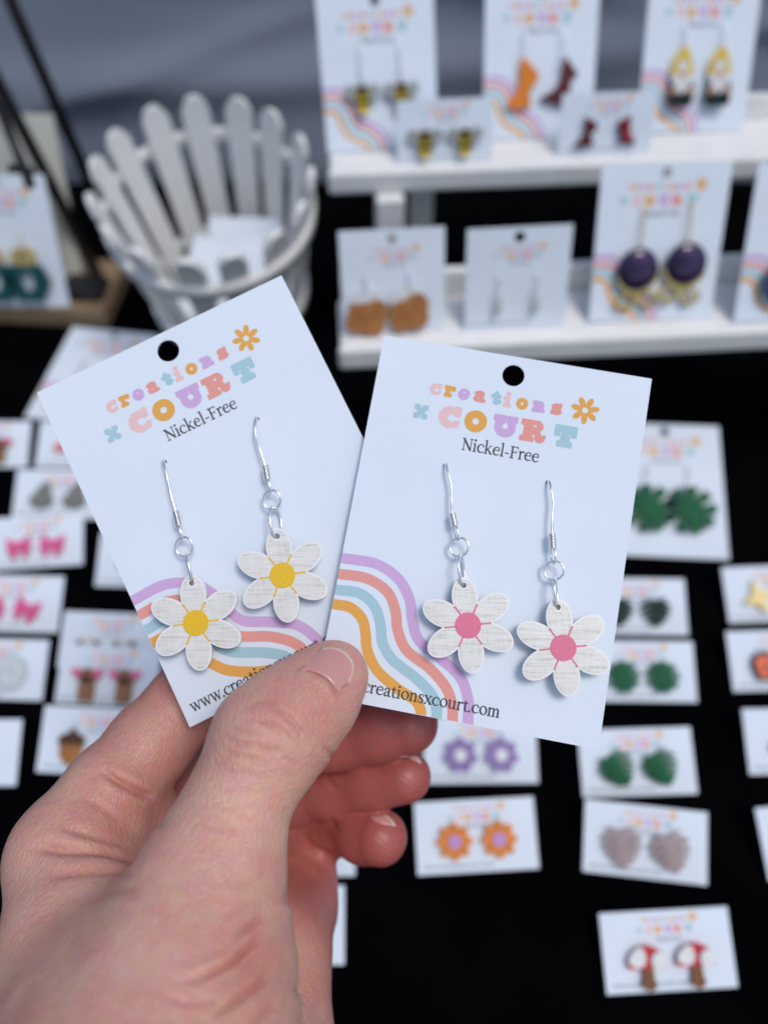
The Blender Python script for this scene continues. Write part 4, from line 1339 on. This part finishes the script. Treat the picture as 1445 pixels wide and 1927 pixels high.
def table_card(corner, px, py, ang, w, h, lift=.6, tilt=23.0):
    """a card resting on its near edge and, tilted up, on the backs of its earrings"""
    a, t = math.radians(ang), math.radians(tilt)
    z = TABLE_Z + (lift + (h * math.sin(t) if 'T' in corner else 0)) * MM
    p = on_height(px, py, z)
    xa = Vector((math.cos(a), math.sin(a), 0)); ya = Vector((-math.sin(a) * math.cos(t), math.cos(a) * math.cos(t), math.sin(t)))
    sx = 1 if 'L' in corner else -1; sy = 1 if 'B' in corner else -1
    return frame(p + (xa * (w / 2 * sx) + ya * (h / 2 * sy)) * MM, xa, ya)


G1 = 'small stud earring cards laid on the black cloth'
def stud(corner, px, py, ang, kind, what, where, dx=9.0, dy=-2.6, rots=(0, 0), w=50, h=28, lift=.6, only=None, logo=True):
    M = table_card(corner, px, py, ang, w, h, lift)
    pr = []
    if kind:
        for i, s in enumerate((-1, 1)):
            if only is None or only == i:
                pr.append((s * dx, dy, kind, '%s %s on the card %s' % (('left', 'right')[i], what, where), None, rots[i]))
    return add_card(M, w, h, ('small white card of %ss %s' % (what, where)) if kind else 'small white card ' + where, G1, pr, hole=False, logo=logo)


# right half of the table, front to back
stud('BL', 1142, 1873, 2.9, 'mushroom', 'red mushroom stud', 'nearest the lower right corner', 9.3, -4.0)
stud('BL', 1096, 1640, -6.2, 'leaf_beige', 'mauve leaf stud', 'tilted above the mushroom card', 9.8, -2.4, (.1, .3))
stud('BL', 786, 1648, 3.0, 'flower_orange', 'orange flower stud', 'beside the little fingertip', 9.2, -1.6)
stud('BR', 1013, 1474, .4, 'flower_purple', 'purple flower stud', 'under the held web address', 9.0, -2.0)
stud('BL', 1097, 1501, 1.8, 'leaf_green', 'split green leaf stud', 'just below the held right card', 9.4, -2.6, (.5, .4))
stud('BR', 1312, 1322, -.6, 'leaf_round', 'bright green leaf stud', 'second below the large leaf card', 9.2, -2.6, (.05, -.1))
stud('BR', 1295, 1196, -.8, 'leaf_dark', 'blackish green leaf stud', 'directly below the large leaf card', 9.2, -2.6)
stud('BL', 1372, 1173, 2.5, 'star', 'gold star stud', 'at the right edge above the red butterflies', 9.2, -2.0, (.2, 0))
stud('BL', 1380, 1302, 1.6, 'wing_red', 'red-black butterfly stud', 'below the gold star card', 9.4, -3.2)
stud('BL', 1410, 1458, .8, 'gem_white', 'white blossom stud', 'third down the right edge', 9, -2)
stud('TL', 1420, 1522, 6.0, 'coral_bow', 'coral bow stud', 'clipped by the right edge near the bottom', 9, -2)
# behind and under the hand
stud('BR', 668, 1649, .5, 'swirl', 'pale swirl stud', 'peeping out under the little finger', 9, -2)
stud('BR', 648, 1816, .5, 'swirl', 'pale round stud', 'peeping out beside the palm heel', 9, -2)
# left half
stud('BL', 68, 1453, -2.6, 'acorn', 'brown acorn stud', 'half hidden behind the index finger', 10.0, -2.5, h=28.5)
stud('BL', 103, 1323, -3.0, 'bear', 'pink-eared brown bear stud', 'lapping over another beside the hand', 8.8, -3.0, w=47, h=27, lift=3.0)
stud('TL', 122, 1150, -2.6, 'gem_white', 'white blossom leafy stud', 'tucked under the brown bear card', 8.8, 0.0, w=47, h=27)
stud('BR', 79, 1319, -1.5, 'swirl', 'grey swirl disc stud', 'at the left edge beside the bear card', 9.0, -1.5)
stud('BR', 109, 1191, -1.2, 'bow', 'hot pink bow stud', 'at the left edge above the grey swirls', 9.0, -2.4, (.3, -.3))
stud('BR', 156, 1062, 5.0, 'bow', 'deep pink ribbon stud', 'at the left edge below the grey rabbits', 8.6, -2.0, (.1, -.1), w=48, h=28)
stud('BL', 22, 976, -.5, 'rabbit', 'grey rabbit stud', 'behind the left held card edge', 9.0, -1.0, h=28)
stud('BR', 51, 879, 1.0, 'bear', 'brown creature stud', 'at the left edge level with the held logo', 9.0, -3.0, h=28)
stud('BL', 66, 880, -1.0, 'coral_bow', 'coral ribbon stud', 'behind the left held card corner', 8.0, -2.0, h=28)
stud('TL', 190, 1003, -1.5, 'gem_white', 'tiny white blossom stud', 'almost hidden behind the left held card', 8, -2, h=28)
stud('BR', 30, 1479, .5, None, '', 'at the left edge beside the acorn card')

G2 = 'large earring cards laid on the black cloth'
M = table_card('BR', 1372, 1054, -3.0, 60, 76, .6, 20)
add_card(M, 60, 76, 'large white card with big green leaf earrings lying right of the held cards', G2,
         [(-11.5, -12, 'leaf_big', 'left big green leaf drop on the large card right of the hand', 24, .1), (10.5, -12, 'leaf_big', 'right big green leaf drop on the large card right of the hand', 24, -.1)], stripes=False)
M = table_card('TL', 123, 622, -1.0, 58, 80, .6, 2) @ Matrix.Rotation(math.radians(-7), 4, 'Z')
add_card(M, 60, 80.6, 'large white card lying between the wooden block and the left held card', G2,
         [(-9, -10, 'silver_drop', 'left thin silver drop on the card behind the left held card', 20, 0), (9, -10, 'silver_drop', 'right thin silver drop on the card behind the left held card', 20, 0)])


# ------------------------------------------------------------------ upright cards on the stand
def shelf_card(px, py, zf, w, h, lean=30, roll=0.0, yaw=4.0, back=0.0):
    p = on_height(px, py, zf)
    a = math.radians(yaw); t = math.radians(lean)
    xa = Vector((math.cos(a), math.sin(a), 0)); bk = Vector((-math.sin(a), math.cos(a), 0))
    up = bk * math.sin(t) + Vector((0, 0, 1)) * math.cos(t)
    R = Matrix.Rotation(math.radians(roll), 3, xa.cross(up))
    xa2, up2 = R @ xa, R @ up
    return frame(p + up2 * (h / 2 * MM) + Vector((0, 0, abs(math.sin(math.radians(roll))) * w / 2 * MM + .0003)), xa2, up2)


G3, G4 = 'cards standing on the upper tray', 'cards standing on the lower tray'
ROWU = [((721, 284), 'bee', 'striped bee drop', 'leftmost on the upper tray', 1.5, 24, 0, -11), ((1010, 262), 'butterfly_orange', 'butterfly drop', 'in the middle of the upper tray', -.5, 24, .05, -10), ((1297, 250), 'gnome', 'gnome drop in yellow hat', 'rightmost on the upper tray', -1.0, 24, 0, -9)]
for (px_, py_), kind, what, where, roll, dg, rot, ey in ROWU:
    M = shelf_card(px_, py_, UP_Z, 60, 73, 32, roll)
    k2 = 'butterfly_maroon' if kind == 'butterfly_orange' else kind
    add_card(M, 60, 73, 'white card of %ss standing %s' % (what, where), G3, [
        (-9.5, ey, kind, ('orange ' if kind == 'butterfly_orange' else 'left ') + what + ' on the card ' + where, dg, rot),
        (11.0, ey, k2, ('dark maroon ' if kind == 'butterfly_orange' else 'right ') + what + ' on the card ' + where, dg, -rot)])
for px_, py_, ka, kb, what, where, roll in [(837, 305, 'bee', 'bee', 'tiny bee stud', 'leaning before the bee drops', .5), (1135, 291, 'moth_maroon', 'moth_red', 'dark butterfly stud', 'leaning before the butterfly drops', 0)]:
    M = shelf_card(px_, py_, UP_Z, 50, 29.5, 22, roll)
    add_card(M, 50, 29.5, 'small white card of %ss %s' % (what, where), G3, [
        (-11, -4.0, ka, 'left %s on the small card %s' % (what, where), None, 0), (10, -4.0, kb, 'right %s on the small card %s' % (what, where), None, 0)], hole=False)
M = shelf_card(742, 624, LOW_Z, 48, 47, 22, .5)
add_card(M, 48, 47, 'square white card with brown glittery drops, leftmost on the lower tray', G4, [
    (-13, -15, 'cookie', 'left brown glittery chunk drop overhanging its square card', 18, 0), (7, -14, 'cookie', 'right brown glittery chunk drop on the leftmost lower card', 18, .3)])
M = shelf_card(967, 618, LOW_Z, 48, 47, 20, .5)
add_card(M, 48, 47, 'square white card with thin silver drops, second on the lower tray', G4, [
    (-9, -12, 'silver_drop', 'left thin silver drop on the second lower card', 14, 0), (9, -12, 'silver_drop', 'right thin silver drop on the second lower card', 14, 0)])
M = shelf_card(1221, 604, LOW_Z, 60, 70, 30, -1.0)
add_card(M, 60, 70, 'large white card with violet discs, standing on the lower tray', G4, [
    (-9.5, -15, 'violet_disc', 'left violet marbled disc drop with gold bow', 30, .1), (12.5, -13, 'violet_disc', 'right violet marbled disc drop with gold bow', 30, -.1)])
M = shelf_card(1492, 604, LOW_Z, 60, 70, 30, -1.0)
add_card(M, 60, 70, 'large white card with navy discs cut by the right edge', G4, [
    (-11, -16, 'navy_disc', 'left navy sparkling disc drop at the right edge', 26, 0), (11, -16, 'navy_disc', 'right navy sparkling disc drop beyond the right edge', 26, 0)])

# ------------------------------------------------------------------ white picket basket
BAS_C = on_height(446, 596, TABLE_Z)
tilt = math.radians(13)
BM = Matrix.Translation(BAS_C + Vector((0, 0, .0085))) @ Matrix.Rotation(math.radians(2), 4, 'Z') @ Matrix.Rotation(tilt, 4, 'X')
basket = empty('picket_basket', BM, 'white painted basket of round-topped picket slats behind the left held card', 'basket')
NS, RB, RT, HB = 15, 43, 60, 112


def slat_mesh(hh):
    L = contour(s_union(s_poly([(-6.4, 0), (6.4, 0), (7.4, hh - 7), (-7.4, hh - 7)]), s_poly([(-7.4, hh - 7.2), (7.4, hh - 7.2), (4.2, hh - 1.2), (0, hh), (-4.2, hh - 1.2)])), -10, 10, -1, hh + 2, .9)
    return plate('slat', L, -1.6, 1.6, bevel=.5)


SL = slat_mesh(math.hypot(HB, RT - RB))
fl = math.atan2(RT - RB, HB)
for k in range(NS):
    a = 2 * math.pi * (k + .35) / NS
    Ms = Matrix.Rotation(a, 4, 'Z') @ Matrix.Translation((0, RB * MM, 0)) @ Matrix.Rotation(math.pi / 2 - fl, 4, 'X')
    jit = Matrix.Rotation(random.uniform(-.02, .02), 4, 'Z')
    link('slat', SL, basket, Ms @ jit, WHITEPAINT)


def hoop(r, z, w, th):
    V, F = [], []
    n = 64
    for i in range(n):
        a = 2 * math.pi * i / n
        for rr, zz in ((r, z - w / 2), (r + th, z - w / 2), (r + th, z + w / 2), (r, z + w / 2)):
            V.append((rr * math.cos(a) * MM, rr * math.sin(a) * MM, zz * MM))
    for i in range(n):
        j = (i + 1) % n
        for k in range(4):
            F.append((i * 4 + k, i * 4 + (k + 1) % 4, j * 4 + (k + 1) % 4, j * 4 + k))
    return fix_normals(mesh_from('hoop', V, F, True))


zt = 86
link('hoop', hoop(RB + (RT - RB) * zt / HB + 1.9, zt, 9, 2.6), basket, mats=WHITEPAINT)
link('hoop', hoop(RB + (RT - RB) * 20 / HB + 1.9, 20, 9, 2.6), basket, mats=WHITEPAINT)
link('floor_board', plate('floor_board', [[(RB * math.cos(t) * .97, RB * math.sin(t) * .97) for t in [2 * math.pi * i / 48 for i in range(48)]]], 2, 5), basket, mats=WHITEPAINT)
for x, y, z, rx, ry, rz, lab in [(12, 14, 30, 40, 8, 4, 'blank white card leaning inside the picket basket'), (14, -4, 24, 24, -10, 30, 'blank white card lying across the picket basket'), (-6, -4, 27, 30, 12, -20, 'blank white card slumped in the front of the picket basket')]:
    Mc = BM @ T(x, y, z) @ Euler((math.radians(rx), math.radians(ry), math.radians(rz))).to_matrix().to_4x4()
    o = link('paper_card', card_mesh(46, 50, hole=False), None, Mc, PAPER); tag(o, lab, 'card', 'spare cards in the basket')

# ------------------------------------------------------------------ wooden block with black rods and a hanging card, left edge
WOOD = bpy.data.materials.new('pale_wood'); WOOD.use_nodes = True
nt = WOOD.node_tree; b = nt.nodes['Principled BSDF']; b.inputs['Roughness'].default_value = .65
tc = nt.nodes.new('ShaderNodeTexCoord'); mp = nt.nodes.new('ShaderNodeMapping'); mp.inputs['Scale'].default_value = (6, 120, 120)
nz = nt.nodes.new('ShaderNodeTexNoise'); nz.inputs['Scale'].default_value = 1.5; nz.inputs['Detail'].default_value = 4
rp = nt.nodes.new('ShaderNodeValToRGB'); rp.color_ramp.elements[0].color = (.20, .12, .06, 1); rp.color_ramp.elements[1].color = (.38, .27, .16, 1); rp.color_ramp.elements[0].position = .3; rp.color_ramp.elements[1].position = .7
nt.links.new(tc.outputs['Object'], mp.inputs[0]); nt.links.new(mp.outputs[0], nz.inputs['Vector']); nt.links.new(nz.outputs['Fac'], rp.inputs[0]); nt.links.new(rp.outputs[0], b.inputs['Base Color'])
pb = on_height(205, 618, TABLE_Z)
rack = empty('earring_rack', Matrix.Translation(pb) @ Matrix.Rotation(math.radians(-4), 4, 'Z'), 'wooden based earring rack with upright black rods at the left edge', 'rack')
Ri = rack.matrix_world.inverted()
link('wooden_base', box_mesh('wooden_base', 150, 56, 14, 1.2, 2, (-75, 28, 7)), rack, mats=WOOD)


def rod_to(px0, py0, d0, px1, py1, d1, r, nm='rod'):
    a, c = Ri @ cam_pt(px0, py0, d0), Ri @ cam_pt(px1, py1, d1)
    return link(nm, tube(nm, [a / MM, c / MM], r, 12), rack, mats=BLACKMETAL)


def up_from(px_, py_, z, top, r, lean=(0, 0)):
    """rod standing at a point of height z, rising to height top"""
    p = on_height(px_, py_, TABLE_Z + z * MM)
    a = Ri @ p; c = Ri @ (p + Vector((lean[0], lean[1], (top - z) * MM)))
    return link('rod', tube('rod', [a / MM, c / MM], r, 12), rack, mats=BLACKMETAL)


up_from(184, 515, 13, 330, 3.9, (-.045, 0))
up_from(224, 470, 0, 300, 3.8, (-.03, 0))
rod_to(-6, 190, 395, 58, 350, 395, 2.6)
q = Ri @ on_height(165, 550, TABLE_Z + .014)
link('rod_foot', box_mesh('rod_foot', 26, 20, 8, 1.5, 2, (q.x / MM, q.y / MM, 18)), rack, mats=BLACKMETAL)
rod_to(18, 316, 400, 62, 322, 400, 2.2, 'hook_bar')
# cream board leaning behind the rods and the card hung before it
CREAM = mat('cream_board', (.56, .55, .48), .7, bump=(300, .2, .0003))
tl = math.radians(24)
pbv = on_height(150, 545, TABLE_Z + .015)
up = Vector((0, math.sin(tl), math.cos(tl)))
Mb = frame(pbv + up * .05 + Vector((-.040, .012, 0)), Vector((1, 0, 0)), up)
o = link('cream_board', box_mesh('cream_board', 80, 100, 3, .6), None, Mb, CREAM); tag(o, 'cream board leaning among the black rods at the left edge', 'board')
pc = on_height(135, 578, TABLE_Z + .0146)
Mc = frame(pc + up * .0406 + Vector((-.031, .0, 0)), Vector((1, 0, 0)), up)
add_card(Mc, 60, 80, 'white card with gold and teal drops propped on the wooden rack base', 'cards on the rack',
         [(-13, -18, 'teal_loop', 'left gold and deep teal drop on the rack card', 22, 0), (8, -18, 'teal_loop', 'right gold and deep teal drop on the rack card', 22, 0)], stripes=False)
